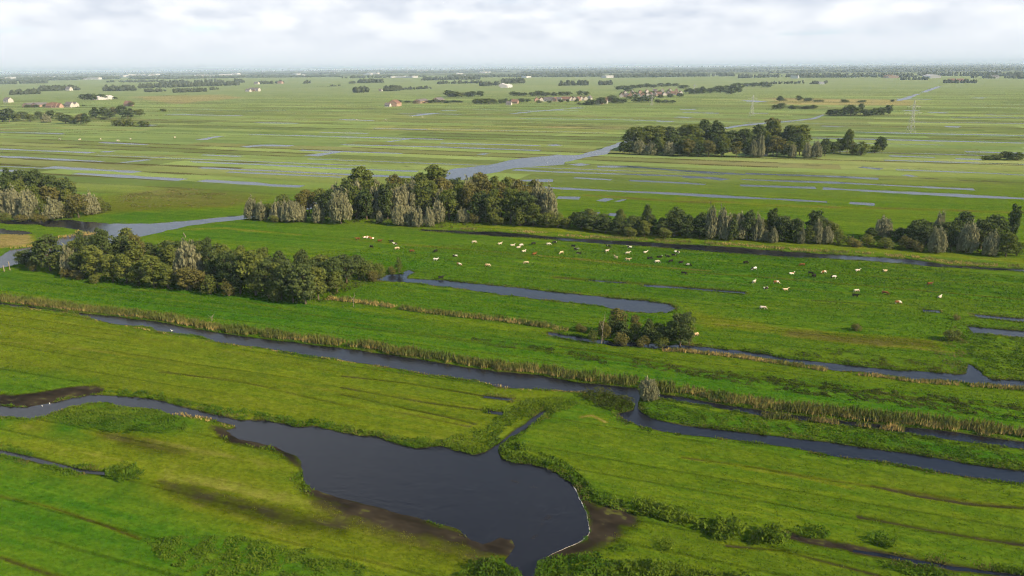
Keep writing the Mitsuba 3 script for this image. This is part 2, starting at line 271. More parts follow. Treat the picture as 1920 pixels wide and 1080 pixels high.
pieces = [outline(P, a, s, i) for i, (P, a, s) in enumerate([(pond, 0.28, 3.0), (canal, 0.33, 3.5), (north_branch, 0.35, 3), (strip, 0.3, 3), (mid_ditch, 0.4, 3), (back_canal, 0.5, 5), (river, 0.6, 8), (backwater, 0.5, 5), (left_ditch, 0.12, 2), (mudditch, 0.15, 2)])]
for i, (P, w) in enumerate(LINES):
    P = densify(P, 3.0)
    wob = np.clip(1 + 0.5 * n2(P, 22, 80 + i) + 0.3 * n2(P, 5, 180 + i), 0.4, 1.7)
    P = P + 0.6 * np.stack([0 * P[:, 0], n2(P, 25, 300 + i) * w / 3], -1)
    d = np.gradient(P, axis=0)
    d /= np.linalg.norm(d, axis=1)[:, None] + 1e-9
    nrm = np.stack([-d[:, 1], d[:, 0]], 1)
    hw = ((w * 0.5 + (0.9 if w >= 3 else 0)) * wob)[:, None]
    pieces.append(shapely.Polygon(np.vstack([P + nrm * hw, (P - nrm * hw)[::-1]])).buffer(0))
WATER = shapely.union_all([p for p in pieces if not p.is_empty])
shapely.prepare(WATER)

# ---------------------------------------------------------------- what the land is: tone u (0 lush, 1 yellow green, 2 straw), mud v, height
AREAS = [  # outline, softness m, tone, mud, height m
    ([(-149.7,187.3),(-141.1,191.7),(-111.6,181),(-88.5,170.3),(-70.6,161.5),(-37.7,149.3),(-3.1,135.4),(9.4,133.1),(4.8,125),(-2.1,112),(-10.2,110.3),(-30.5,116.9),(-56.1,124.1),(-75.2,132.5),(-84.4,134),(-109.4,131.6)], 3, 0.86, 0, 0),
    ([(-117,145.3),(-110.6,146.1),(-96.1,144.9),(-86.2,141.3),(-87.3,135.3),(-95.5,133),(-107.2,131.5)], 4, 0.3, 0, 0.1),
    ([(-177.4,230.4),(-167.6,231.4),(-107.2,213.9),(-59.4,193.9),(-45.9,186.5),(4.9,161.3),(38.6,144.6),(98.8,123),(90.4,111.1),(35.7,132.6),(4.4,145.4),(-40.6,162.5),(-93.2,183.5),(-155.3,199.4)], 3, 0.16, 0, 0.1),
    ([(-53.2,198.7),(-38.8,212.8),(-15.5,202.7),(20,186.8),(40.1,179.6),(34.9,160.5),(18.2,168.2),(-8.4,178.9),(-38.1,190.9)], 3, 0.30, 0, 0),
    ([(-142.5,281.9),(-114.5,309.9),(-33.4,282),(46,254.8),(125.6,224.2),(162.2,213.6),(145.7,190.1),(47.7,188.3),(42.4,190.8),(-33.1,218.5),(-60.5,252.6)], 5, 0.26, 0, 0),
    ([(47.1,186),(145.7,190.1),(105.2,132.3),(93.2,140.4),(63.7,150.5),(41.1,160.3)], 5, 0.42, 0, 0),
    ([(-103,122.9),(-95.8,123.8),(-89,122.6),(-86,125.8),(-78,127.9),(-66.6,125.4),(-59.2,122),(-58,116.8),(-70.8,114.2),(-81.9,117.3),(-89.6,114.6),(-95.8,112.8)], 3, 0.10, 0, 0.15),
    ([(-92,122.6),(-87,124),(-82.8,118.7),(-85.8,117.4),(-90.1,118.9)], 2, 1.15, 0, 0),
    ([(-99.3,117.6),(-91.6,117.5),(-71.7,112.4),(-59.9,106.9),(-62.7,103.6),(-70.9,106.2),(-87.7,111.7),(-97.2,114.7)], 4, 1.0, 0, 0),
    ([(-58.9,116.9),(-51.5,117.3),(-45.3,112.8),(-37.3,109),(-33.9,101.6),(-30.4,97.7),(-20.5,92.7),(-10,87.4),(-4.6,82.2),(-6.4,77.5),(-17.8,77.6),(-29.1,84.2),(-42.2,92.4),(-54.5,98.9),(-59.2,103.6),(-57,110.3)], 5, 0.98, 0, -0.12),
    ([(-77.7,118.2),(-62.8,116.9),(-50.7,110.2),(-47.5,106.6),(-55.5,106.8),(-65.2,110.4)], 4, 1.25, 0.16, -0.1),
    ([(-91.2,104.1),(-83.6,105.6),(-64,101.3),(-53.5,96.7),(-41.2,89.8),(-28.5,82),(-21.7,76.7),(-71.5,77.4)], 4, 0.26, 0, 0),
    ([(-56.4,101.2),(-49.2,98),(-35.5,91),(-26.8,86.5),(-29.4,85.4),(-42,91.7),(-53.3,98.1)], 4, 1.25, 0.12, -0.1),
    ([(-112.6,134.6),(-102.7,134.1),(-96.8,135),(-90.7,137.4),(-85,137),(-82.6,134.9),(-84.6,133.2),(-87.9,132.6),(-91.1,129.8),(-93.7,128.4),(-99.6,129.5),(-109.5,130.4)], 0.8, 1.0, 1.0, -0.28),
    ([(-54.9,119.8),(-51.7,119.1),(-49.6,117.3),(-46.1,115.3),(-40.3,113.2),(-36.2,109.9),(-33.5,104.7),(-35.1,106.1),(-39.9,110.3),(-45.2,112.6),(-49.6,114.6)], 1.2, 1.0, 0.9, -0.26),
    ([(-33,100),(-26.3,97.7),(-19.3,94.7),(-12.6,91.2),(-6.2,86.8),(-1.4,87.3),(1.5,84.7),(0.4,82.1),(-4.5,81.6),(-10.4,84.5),(-17.4,87.5),(-25.1,92.1),(-29.8,95.6)], 2.0, 1.1, 0.95, -0.28),
    ([(-29.7,94.9),(-20.3,91.1),(-9.9,86.5),(-1,81.6),(-3.8,79.7),(-11.7,82.6),(-20.3,87),(-28,91.5)], 4, 1.2, 0.42, -0.15),
    ([(-55.5,101.2),(-48.2,99.5),(-38.7,95.7),(-31.3,92.2),(-23.7,89.5),(-24.1,87.7),(-32.1,89.6),(-41.9,93.7),(-51.7,98.1)], 2.5, 1.1, 0.72, -0.2),
    ([(-74.6,117.8),(-66.3,116.4),(-55.6,111.1),(-55.7,109.4),(-64.3,112.2),(-72.6,115.8)], 2, 1.2, 0.45, -0.1),
    ([(6.6,104.3),(8.6,102.1),(9.9,98.5),(10.7,95.2),(12.2,93.5),(14.6,93.7),(17.8,91.4),(17.6,88.2),(13.3,84.1),(10.3,82.5),(6.7,82),(3.1,80.2),(3.3,81.5),(6.1,83.9),(9.5,85.7),(10.5,89),(9.7,95.6),(9,99.6)], 1.6, 1.0, 1.0, -0.28),
    ([(15.5,88.9),(27.3,88.1),(36.9,83.8),(45.8,81.4),(49.2,77.2),(8.9,76.3),(6.6,80.4),(11.8,83.6)], 3, 0.62, 0.05, -0.1),
    ([(-0.3,109.2),(6.7,122.8),(13.8,124.8),(19.3,121.4),(26.1,115.8),(39.7,111.2),(62.2,102.2),(81.6,95.1),(68.1,76.4),(55.2,80.7),(39.4,86.7),(27.8,90),(18.5,93.4),(10.6,101.6),(3.2,107.1)], 2.5, 0.60, 0, 0),
    ([(24.7,129.6),(34,125.5),(52,119.7),(87.4,106.7),(84.5,102.6),(66.1,109.8),(41.4,116.9),(26.3,121.7),(23.9,125)], 1.5, 0.2, 0, 0.15),
    ([(-0.7,113.8),(4.6,120.7),(9,128.3),(16.5,130.5),(18.8,124.7),(12.5,121.6),(5.5,118.6),(0.6,110.1)], 2, 0.45, 0, 0.1),
    ([(-219,289.1),(-204.4,286.5),(-190,283.9),(-179.3,268.9),(-187.2,260.7),(-194,253.8)], 2, 1.9, 0, 0),
    ([(-187.5,313.4),(-176.8,333.7),(-136.8,345.2),(-121.7,331),(-123.5,322.2),(-154.1,305),(-172,305.8)], 5, 0.25, 0, 0),
    ([(-211,379.7),(-185.7,404.8),(-139,380.7),(-117.9,366.5),(-131.7,338.1),(-172.4,329.6),(-190.9,328)], 8, 1.1, 0.25, 0.1),
    ([(-34.3,436.2),(13.8,451.4),(102.4,410.5),(245.4,332.2),(199.9,267.3),(125.2,312.6),(24.2,323.7),(-17.2,404.1)], 12, 0.5, 0, 0),
    ([(124.4,502),(222.2,509.6),(352.1,484.5),(310,424.4),(209,447.5),(101.9,480.9)], 10, 1.15, 0, 0),
    ([(308,766),(522,727),(390.3,539),(281.6,555.6),(234.2,599.6)], 15, 0.12, 0, 0),
    ([(-155,844),(128,802),(104,713),(-30,739),(-147,771)], 10, 1.35, 0.05, 0),
    ([(-943,1865),(-741,1958),(-603,1722),(-633,1429),(-736,1562)], 14, 1.75, 0, 0), ([(-958,1869),(-862,1952),(-788,2010),(-844,1911)], 10, 1.8, 0.45, 0),
    ([(-1291,1915),(-951,1713),(-837,1468),(-1000,1478)], 20, 0.5, 0, 0), ([(-976,1473),(-975,1539),(-937,1445),(-968,1431)], 12, 0.9, 0, 0),
    ([(-1702,4614),(9,3693),(4,1502),(-229,1260),(-654,1829)], 30, 0.45, 0, 0),
    ([(501,1466),(705,1305),(617,1139),(415,1210)], 20, 1.7, 0, 0), ([(3,1454),(135,1551),(122,1197),(18,1097)], 20, 0.3, 0, 0),
    ([(-19.3,291.4),(63.8,265.9),(118.2,245.6),(169.5,223.9),(173.1,229.1),(121,251.8),(65.4,273),(8.9,290.2)], 3, 0.95, 0, 0.1),
    ([(46.6,183.8),(51.1,179.3),(64.5,170),(66.6,165),(51.1,169.2),(44.6,175.3)], 3, 1.05, 0.1, 0), ([(66.3,167.7),(83.9,163.5),(99.1,158.8),(96.3,153.9),(80.7,156.6),(64.7,163.3)], 2, 1.3, 0.3, 0),
    ([(107,163.9),(128.3,165.2),(107.9,136.1),(99.8,140.3),(100.6,149)], 2, 0.5, 0, 0.2)]
FURROWS = [  # line, half width m, tone, mud, depth m
    ([(-131.3,177),(-102.7,170.3),(-77,161.7),(-37.4,144.3)], 0.35, 1.1, 0.25, 0.14), ([(-123,164.6),(-86.4,155.2),(-51.5,141),(-22.9,129)], 0.4, 1.1, 0.2, 0.14), ([(-75.7,145.2),(-56.6,139.8),(-33.9,128.8),(-20.2,124.4),(-7.9,118.9)], 0.45, 1.15, 0.4, 0.18), ([(-34.8,136.2),(-16.7,128.9),(-4.9,125.2),(-1.7,124)], 0.45, 1.2, 0.6, 0.22),
    ([(-36.1,142.1),(-22.1,138.2),(-11.9,134.1),(-5.4,131.5),(-0.2,130.2)], 0.45, 1.2, 0.6, 0.22), ([(-129.4,174.2),(-98.6,166.9),(-65.2,153.7),(-35.2,138)], 0.3, 1.0, 0.1, 0.08), ([(-34.1,132.9),(-24.9,128.6),(-12.1,122.7),(-7,119.9)], 0.45, 1.1, 0.55, 0.2), ([(-44.9,133.6),(-33,128.1),(-19.9,122.2)], 0.35, 1.0, 0.25, 0.12), ([(-122,184.3),(-86.7,169.1),(-48.2,153.3),(-20.2,140.9)], 0.3, 1.0, 0.15, 0.08),
    ([(-78.4,97.8),(-71.3,95.6),(-64.1,92.7),(-58,90),(-51.9,86.9)], 0.35, 1.3, 0.5, 0.18), ([(-68.6,83.1),(-62.9,80.8),(-57.5,78.7)], 0.4, 1.2, 0.5, 0.18),
    ([(27.9,107.3),(39.1,103.8),(49.4,99.8),(58.7,97),(66.8,94),(74.1,92.2)], 0.45, 1.35, 0.42, 0.16), ([(55.2,98.2),(60.3,95.5),(66.4,93.3),(76.9,91.8)], 0.5, 1.2, 0.75, 0.25), ([(26.1,99.3),(37.2,95.6),(45.8,91.4),(51.1,89.6)], 0.5, 0.3, 0.15, 0.2), ([(49.3,90.5),(57.8,87),(62.9,85.4),(67.2,84.1),(72.6,82.7)], 0.6, 1.0, 0.95, 0.3),
    ([(28.6,84.1),(35.7,82.9),(42.3,79.7),(46.1,77.7)], 0.4, 1.0, 0.7, 0.15), ([(37.1,86.4),(39.7,84.9),(44.1,83.8),(46.4,82.7)], 1.0, 1.0, 1.0, 0.3), ([(45.1,82.9),(49,81.7),(55.8,79.4),(59.8,78.4),(68.3,76.6)], 1.0, 1.0, 1.0, 0.2), ([(37.3,103.5),(44.9,101),(51.6,97.4)], 0.4, 1.2, 0.2, 0.1), ([(12.1,124.8),(11.7,117.5),(12.3,111.7),(12.3,107.3)], 0.15, 0.6, 0.2, 0.05),
    ([(-161.1,221.6),(-120.7,208.7),(-79.4,197),(-45,177.9),(-7.7,161.6)], 0.5, 0.5, 0.25, 0.15), ([(-42.9,173),(-20.8,166.3),(-1.4,158),(16.5,151.7),(34.1,144.7)], 0.6, 0.6, 0.35, 0.2), ([(11,157.7),(28.2,150.2),(43.5,141.6),(58.1,135.9),(76.3,129.2),(95.6,124.2)], 0.9, 0.6, 0.35, 0.2),
    ([(-64.6,271.2),(-30.8,257.8),(7.4,243.8),(33.6,234.2),(48.1,227)], 0.6, 1.3, 0.35, 0.15), ([(-83.1,279.4),(-41.3,264.1),(-11.2,250.6),(3.8,247.7)], 0.5, 0.9, 0.25, 0.12), ([(7.4,243.8),(25,235.9),(44.7,227.1),(62.1,221.3)], 0.8, 1.6, 0.3, 0.12), ([(64.9,230.4),(88,223.6),(113,212.3),(145.4,202.8)], 0.5, 0.8, 0.3, 0.15), ([(53.5,220.4),(72,215.5),(102.7,204.2),(120.4,196.8),(139.4,189.3)], 0.6, 1.1, 0.4, 0.18),
    ([(51.5,211.5),(71.9,205.2),(90.7,197.7),(106.8,193.7)], 0.5, 0.8, 0.3, 0.15), ([(82.2,190.6),(92.3,187.9),(100.7,184.4)], 0.6, 0.6, 0.5, 0.2), ([(13.1,215.7),(49.8,204.3),(66.4,197.5)], 1.4, 1.0, 0.5, 0.2), ([(-11.6,262.9),(19,251),(43.6,241)], 0.4, 0.6, 0.2, 0.1), ([(-47.7,244.4),(-10.6,235.9),(23.5,221.4)], 0.4, 0.5, 0.2, 0.1), ([(45.5,173.3),(65.4,168.8),(81.3,163.5)], 0.5, 1.3, 0.2, 0.1),
    ([(64.7,163.3),(74.5,159.5),(89.7,155),(98.6,151.6)], 0.5, 1.5, 0.2, 0.1), ([(-120.2,254.9),(-88.7,270.4),(-63.8,267.6)], 0.5, 0.7, 0.2, 0.1), ([(-131.8,291.3),(-117.2,292.7),(-83.1,279.4)], 1.6, 1.4, 0.1, 0), ([(101.6,173.7),(104.8,176.9),(107.4,179.8)], 0.2, 0.6, 0.3, 0.05), ([(12.6,122),(14.6,122.6),(16.7,120)], 0.5, 1.9, 0.0, 0.05),
    ([(-710,2115),(-420,1496),(-276,1268)], 3, 1.5, 0, 0), ([(-389,1148),(-220,1209),(-205,1223)], 4, 1.0, 0.6, 0), ([(-567,1163),(-394,1163)], 4, 1.0, 0.5, 0), ([(140,745),(26,845),(119,818)], 4, 1.0, 0.55, 0), ([(102,828),(136,816)], 4, 1.0, 0.8, 0), ([(-772,2772),(-603,2711),(-869,2595)], 14, 1.2, 0.8, 0),
    ([(-62,999),(2,1036),(117,1151),(185,1170)], 4, 1.0, 0.55, 0), ([(-44,793),(24,772),(107,776)], 4, 1.0, 0.6, 0), ([(-275,608),(-129.4,564.9)], 3, 1.0, 0.55, 0), ([(-453,659),(-372,625),(-269.1,595.4)], 3, 1.0, 0.5, 0), ([(-262.6,544.6),(-255.6,564.5),(-238.2,542.7)], 5, 1.5, 0.4, 0), ([(-182.8,477.4),(-134.8,466.4),(-102,440.6)], 4, 1.4, 0.3, 0), ([(-143,496.1),(-93,498),(-36,459.6)], 4, 1.2, 0.5, 0), ([(83.3,352.4),(117.9,332.1),(175.3,320),(220.8,310.3)], 4, 1.5, 0.3, 0),
    ([(37.9,364.2),(81.4,343.7),(93.1,340.3)], 3, 1.6, 0.4, 0), ([(117.3,502.6),(162.4,484.7),(203.6,465.5)], 3, 1.2, 0.6, 0), ([(205.7,470.6),(259.1,444.1),(302.5,431.7)], 2.5, 1.0, 0.6, 0), ([(209,420.2),(258.7,396.7),(274.5,390)], 3, 1.0, 0.6, 0)]


def land(P):
    """Tone, mud and height at the ground points P."""
    u, v, z = np.full(len(P), 0.5), np.zeros(len(P)), np.zeros(len(P))
    Q = P + 1.3 * np.stack([n2(P, 6, 401) + 0.5 * n2(P, 2, 403), n2(P, 6, 402) + 0.5 * n2(P, 2, 404)], -1) * np.clip(np.linalg.norm(P, axis=1) / 200, 0.5, 4)[:, None]
    for pts, soft, U, V, Z in AREAS:
        A = np.asarray(pts)
        lo, hi = A.min(0) - soft, A.max(0) + soft
        i = np.nonzero(((Q > lo) & (Q < hi)).all(1))[0]
        if not len(i):
            continue
        poly = shapely.Polygon(A).buffer(0)
        pt = shapely.points(Q[i])
        shapely.prepare(poly)
        d = shapely.distance(pt, poly.boundary) * np.where(shapely.contains(poly, pt), 1, -1)
        m = np.clip(d / soft * 0.5 + 0.5, 0, 1)
        m = m * m * (3 - 2 * m)
        u[i] += (U - u[i]) * m
        v[i] += (V - v[i]) * m
        z[i] += (Z - z[i]) * m
    for pts, hw, U, V, Z in FURROWS:
        L = densify(pts, max(0.4, hw * 0.6))
        L = wiggle(L, 0.25 * max(hw, 0.5), 7, 61)
        r = hw * 4 + 1
        lo, hi = L.min(0) - r, L.max(0) + r
        i = np.nonzero(((P > lo) & (P < hi)).all(1))[0]
        if not len(i):
            continue
        d = cKDTree(L).query(P[i], distance_upper_bound=r)[0]
        m = np.exp(-np.minimum(d / (hw * 0.8 + 0.08), 20) ** 2) * np.clip(0.85 + 0.5 * n2(P[i], 9, 71), 0, 1)
        u[i] += (U - u[i]) * m
        v[i] = np.maximum(v[i], V * 1.1 * m)
        z[i] -= Z * m
    return np.clip(u, 0, 2), np.clip(v, 0, 1), z


def grid():
    """Ground points, closer together near the place and sparse towards the horizon."""
    out = []
    r = 15.0
    while r < 24000:
        k = 0.02 if r < 68 else 0.0046 if r < 420 else 0.0125
        for half, lo, kk in ((math.radians(46), 0, k), (math.radians(134), 1, max(k, 0.05))):
            n = int(2 * half / kk)
            a = (np.arange(n) + RNG.random(n) * 0.8) / n * 2 * half - half + (math.pi if lo else 0)
            rr = r * (1 + k * (RNG.random(n) - 0.5) * 0.8)
            out.append(np.stack([np.sin(a) * rr, np.cos(a) * rr], 1))
        r *= 1 + k
    out.append(RNG.normal(0, 6, (30, 2)))
    return np.vstack(out)


rings = [np.asarray(r.coords)[:-1] for g_ in WATER.geoms for r in [g_.exterior, *g_.interiors]]
rings = [densify(R_, cstep, True) for R_ in rings if len(R_) > 3]
rim = np.vstack(rings)
rim_tree = cKDTree(rim)
G = grid()
dist = rim_tree.query(G, distance_upper_bound=6)[0]
inside = shapely.contains_xy(WATER, G[:, 0], G[:, 1])
G = G[~inside & (dist > 0.55 * np.clip(0.0045 * np.linalg.norm(G, axis=1), 0.45, 2.6))]
gd = rim_tree.query(G, distance_upper_bound=6)[0]
extra = []
for pts, hw, U, V, Z in FURROWS:
    if hw < 1.2:
        L = wiggle(densify(pts, 0.55), 0.25 * max(hw, 0.5), 7, 61)
        d = np.gradient(L, axis=0)
        d /= np.linalg.norm(d, axis=1)[:, None] + 1e-9
        nr = np.stack([-d[:, 1], d[:, 0]], 1)
        extra += [L, L + nr * hw * 1.3, L - nr * hw * 1.3, L + nr * hw * 2.4, L - nr * hw * 2.4]
extra = np.vstack(extra)
extra = extra[~shapely.contains_xy(WATER, extra[:, 0], extra[:, 1]) & (rim_tree.query(extra, distance_upper_bound=6)[0] > 0.4)]
G = np.vstack([G[cKDTree(extra).query(G, distance_upper_bound=3)[0] > 0.4], extra])
gd = rim_tree.query(G, distance_upper_bound=6)[0]
allp = np.vstack([rim, G])
tri = Delaunay(allp).simplices
c = allp[tri].mean(1)
tri = tri[~shapely.contains_xy(WATER, c[:, 0], c[:, 1])]
a, b = allp[tri[:, 1]] - allp[tri[:, 0]], allp[tri[:, 2]] - allp[tri[:, 0]]
cw = a[:, 0] * b[:, 1] - a[:, 1] * b[:, 0] < 0
tri[cw] = tri[cw][:, ::-1]
uu, vv, zz = land(allp)
d_all = np.concatenate([np.zeros(len(rim)), np.minimum(gd, 6)])
near = np.clip(1.3 - np.linalg.norm(allp, axis=1) / 260, 0, 1)
shore = np.clip(d_all / 1.3, 0, 1)
zmud = np.where(vv > 0.5, 1, 0)
zz = zz + near * (0.045 * n2(allp, 1.1, 501) + 0.04 * n2(allp, 3.2, 502) + 0.06 * n2(allp, 11, 503)) * (1 - 0.8 * zmud)
zz = -0.07 * (1 - shore) + np.maximum(zz + 0.09 * near, -0.065) * shore
vv = np.maximum(vv, (1 - np.clip(d_all / 0.7, 0, 1)) * 0.55 * np.clip(near * 2, 0, 1))
V3 = np.column_stack([allp, zz])
gv, gf, gn = meshkit.arrays(trimesh.Trimesh(V3, tri, process=False), True)
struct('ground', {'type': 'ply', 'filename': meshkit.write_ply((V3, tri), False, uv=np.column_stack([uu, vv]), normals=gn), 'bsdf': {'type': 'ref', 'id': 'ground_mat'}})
# the bank below the water line
sv, sf, at = [], [], 0
for R_ in rings:
    n = len(R_)
    sv += [np.column_stack([R_, np.full(n, -0.07)]), np.column_stack([R_, np.full(n, -1.2)])]
    i = np.arange(n)
    j = (i + 1) % n
    sf += [np.stack([at + i, at + j, at + n + j], 1), np.stack([at + i, at + n + j, at + n + i], 1)]
    at += 2 * n
sv, sf = np.vstack(sv), np.vstack(sf)
struct('ground__bank', mikit.ply((sv, sf), 'ground_mat', uv=np.tile([1.0, 1.0], (len(sv), 1))))
del labels['ground__bank']
wx, wy = np.meshgrid(np.linspace(-3500, 3500, 36), np.linspace(-200, 6000, 32))
k = np.arange(35 * 31)
k = k // 35 * 36 + k % 35
struct('water', mikit.ply((np.column_stack([wx.ravel(), wy.ravel(), np.full(wx.size, WATER_Z)]), np.stack([k, k + 1, k + 37, k + 36], 1)), 'water_mat', uv=np.column_stack([wx.ravel(), wy.ravel()])))


def ground_z(P):
    i = GT.query(P)[1]
    return zz[i]


GT = cKDTree(allp)

# ---------------------------------------------------------------- blades, leaves, tufts


def kites(P, D, W, L, width):
    """Leaf shapes: from P along D (unit) for the length L, spread along W (unit) to the width."""
    L, width = L[:, None], width[:, None]
    v = np.stack([P, P + 0.45 * L * D - 0.5 * width * W, P + L * D, P + 0.45 * L * D + 0.5 * width * W], 1).reshape(-1, 3)
    i = np.arange(len(P))[:, None] * 4
    f = np.concatenate([i + [[0, 1, 2]], i + [[0, 2, 3]]], 0)
    return v, f


def unit(a):
    return a / (np.linalg.norm(a, axis=-1, keepdims=True) + 1e-9)


def scatter(poly, n, rng):
    x0, y0, x1, y1 = poly.bounds
    shapely.prepare(poly)
    out, have = [], 0
    while have < n:
        P = rng.random((max(2000, n), 2)) * [x1 - x0, y1 - y0] + [x0, y0]
        P = P[shapely.contains_xy(poly, P[:, 0], P[:, 1])]
        out.append(P)
        have += len(P)
    return np.vstack(out)[:n]


def stuff(name, label, shape, cat):
    key = thing(name, label, cat, kind='stuff')
    scene[key] = shape


def blades_mesh(P, h, w, lean, rng):
    n = len(P)
    z = np.minimum(ground_z(P), 0.3)
    D = unit(np.column_stack([rng.normal(0, lean, n), rng.normal(0, lean, n), np.ones(n)]))
    a = rng.random(n) * math.tau
    W = np.column_stack([np.cos(a), np.sin(a), 0 * a])
    return kites(np.column_stack([P, np.maximum(z, -0.3) - 0.05]), D, W, h, w)


def reeds(label, pts, width, hgt, dens, seed, side=1, clump=2.2):
    """A reed bed along a line: pts is the water's edge, the bed lies to its left (side 1) or right."""
    rng = np.random.default_rng(seed)
    line = densify(pts, 0.4)
    n = int(len(line) * 0.4 * width * dens)
    i = rng.integers(0, len(line) - 1, n)
    d = unit(line[i + 1] - line[i])
    off = rng.random(n) ** 0.9 * width
    P = line[i] + d * rng.random((n, 1)) * 0.4 + np.stack([-d[:, 1], d[:, 0]], 1) * (off * side)[:, None]
    keep = n2(P, clump, seed) * 0.7 + n2(P, clump * 5, seed + 1) * 0.5 > -0.42 + 0.25 * (off < 0.8)
    P = P[keep]
    h = hgt * (0.62 + 0.40 * rng.random(len(P)) + 0.34 * n2(P, clump * 1.3, seed + 3))
    stuff('reed_bed', label, mikit.ply(blades_mesh(P, h, 0.13 + 0.16 * rng.random(len(P)), 0.13, rng), 'reed_mat'), 'reeds')


def herbs(name, label, pts, hgt, dens, seed, mat='herb_mat', size=0.4, patch=3.0, thr=-0.4, cat='plants'):
    """A mass of leafy plants over an area, in hummocks."""
    rng = np.random.default_rng(seed)
    poly = shapely.Polygon(pts).buffer(0)
    P = scatter(poly, int(poly.area * dens * (2.2 if size < 0.6 else 1)), rng)
    P = wiggle(P, 0.6, 2, seed)
    m = n2(P, patch, seed) * 0.45 + n2(P, patch / 2.2, seed + 5) * 0.55
    P, m = P[m > thr], m[m > thr]
    P = P[~shapely.contains_xy(WATER, P[:, 0], P[:, 1])]
    m = n2(P, patch, seed) * 0.45 + n2(P, patch / 2.2, seed + 5) * 0.55
    top = hgt * np.clip((m - thr) * 1.15, 0.08, 1.3)
    z = ground_z(P) + top * np.sqrt(rng.random(len(P))) - 0.05
    e = 0.35
    gx = (n2(P + [e, 0], patch, seed) - n2(P - [e, 0], patch, seed)) / (2 * e) * hgt
    gy = (n2(P + [0, e], patch, seed) - n2(P - [0, e], patch, seed)) / (2 * e) * hgt
    N = unit(np.column_stack([-1.6 * gx, -1.6 * gy, np.ones(len(P))]) + rng.normal(0, 0.45, (len(P), 3)))
    D = unit(np.cross(N, rng.normal(0, 1, (len(P), 3))))
    D[:, 2] = np.abs(D[:, 2]) + 0.35
    W = np.cross(N, D)
    L = size * (0.75 if size < 0.6 else 1) * (0.5 + 1.0 * rng.random(len(P)))
    stuff(name, label, mikit.ply(kites(np.column_stack([P, z]) - D * L[:, None] / 2, unit(D), unit(W), L, L * 0.5), mat), cat)


# reed beds
reeds('tall golden reeds along the far bank of the straight canal', [(-167.8,203.8),(-144,196),(-125,189.3),(-104.7,182.9),(-90.9,178.3),(-79.2,172.4),(-68.9,168.3),(-54.4,163.2),(-39.8,158.7),(-26.6,153.4),(-14.1,148.2),(-2.4,143.8),(5.1,142.2),(12.2,138.5),(19.3,136.5),(24.8,134.8)], 3.2, 1.8, 17, 11)
reeds('reeds continuing along the far bank of the canal right of the lone willow', [(25,134.6),(29,132.2),(34.1,130.2),(39.6,127.4),(45,125.3),(51.1,122.7),(58.3,120.9),(65.1,118.8),(71.8,117.1),(78.2,115),(87.1,111.6),(100.1,107.4)], 3.6, 1.7, 16, 12)
reeds('golden brown reed patch filling the narrow ditch right of the willow', [(45.6,122.4),(50.2,122.7),(55.5,121.3),(61.6,119.5),(69.1,117.3)], 2.6, 1.4, 15, 13, -1)
reeds('brown reeds along the middle ditch between two meadows', [(-52.2,194.7),(-37.8,189),(-28.4,184.2),(-16.7,179.6),(-2.8,175),(6.1,170.8),(12.9,166.8)], 2.4, 1.35, 13, 14)
reeds('olive reeds along the near bank of the right hand ditch', [(33.9,155.5),(38.7,155),(49.8,151.5),(56.6,148.3),(64.8,144.5),(67.7,142.4),(76.1,140.3),(81.9,137.4),(91.6,135.4),(101.4,132.9)], 2.0, 0.95, 13, 15, -1)
reeds('rough reeds on the far bank of the water behind the cows', [(-21,284.4),(-4,281.7),(8.4,276.4),(20.4,270.4),(34.1,267.1),(47.4,263.1),(62,258.2),(79.9,253.4),(96.1,245.7),(109.6,241.4),(122.9,237.3),(134.7,232.6),(140.3,226.3),(160.3,220.4)], 4.0, 1.0, 5, 16, 1, 4)
reeds('short reeds fringing the near bank of the straight canal', [(-130.6,189),(-118.3,186),(-110.4,180.6),(-88.3,170.7),(-71.1,162.9),(-56.9,158.1),(-38,150.6),(-25.4,145.8),(-7.6,138.9),(1.2,134.8),(9.7,133.9),(18.1,132.5)], 0.7, 0.42, 8, 17, -1)
reeds('sparse reeds on the spit at the narrow upper end of the pond', [(-63.6,126),(-57.6,123.6),(-52,121.2),(-50.2,119.7)], 1.4, 0.55, 7, 18, -1)
reeds('dry reeds along the river bank before the peninsula', [(-174.4,290.1),(-164,282.8),(-175.2,276.7),(-175.9,263.6),(-182.1,258.9)], 3, 1.3, 4, 19, -1, 4)
# leafy banks and rough patches
herbs('bank_plants', 'yellow green plants on the long upper bank of the pond', [(-83.5,135.2),(-75.6,135.5),(-66.3,131.6),(-55.1,126.9),(-44.1,124.2),(-31.2,119.7),(-20.9,115.5),(-12.2,113.5),(-4.6,118.8),(-1.7,116.7),(-4.3,110),(-6.8,109),(-12.1,112.2),(-16.6,111.3),(-21,113.6),(-24.6,115.6),(-30.6,117.3),(-40.2,119.9),(-50.5,122.4),(-62.2,127.5),(-75.1,133)], 0.85, 18, 31, size=0.42, patch=1.8)
herbs('bank_plants', 'lush green plants along the right bank of the pond', [(-2.2,108.4),(-0.2,112.9),(2.5,111),(8.4,105.6),(11.4,100.8),(12.6,96.3),(16.9,93.4),(25,90.9),(30.4,88.7),(37.2,86.7),(37.2,84.6),(32.7,84.2),(27.6,86.5),(20.2,90.1),(14.5,92.8),(10.7,95.6),(10,99),(8.2,102.7),(3.2,106.1),(-0.7,107.2)], 1.35, 22, 32, size=0.55, patch=3.2, thr=-0.3)
herbs('bank_plants', 'big dark green clump right of the foam line, nearest the muddy ditch', [(31.7,85.8),(34.5,87.2),(36.7,86.2),(37.3,84.6),(34.6,83.3),(31.6,84)], 1.5, 26, 60, size=0.55, patch=2.6, thr=-0.8)
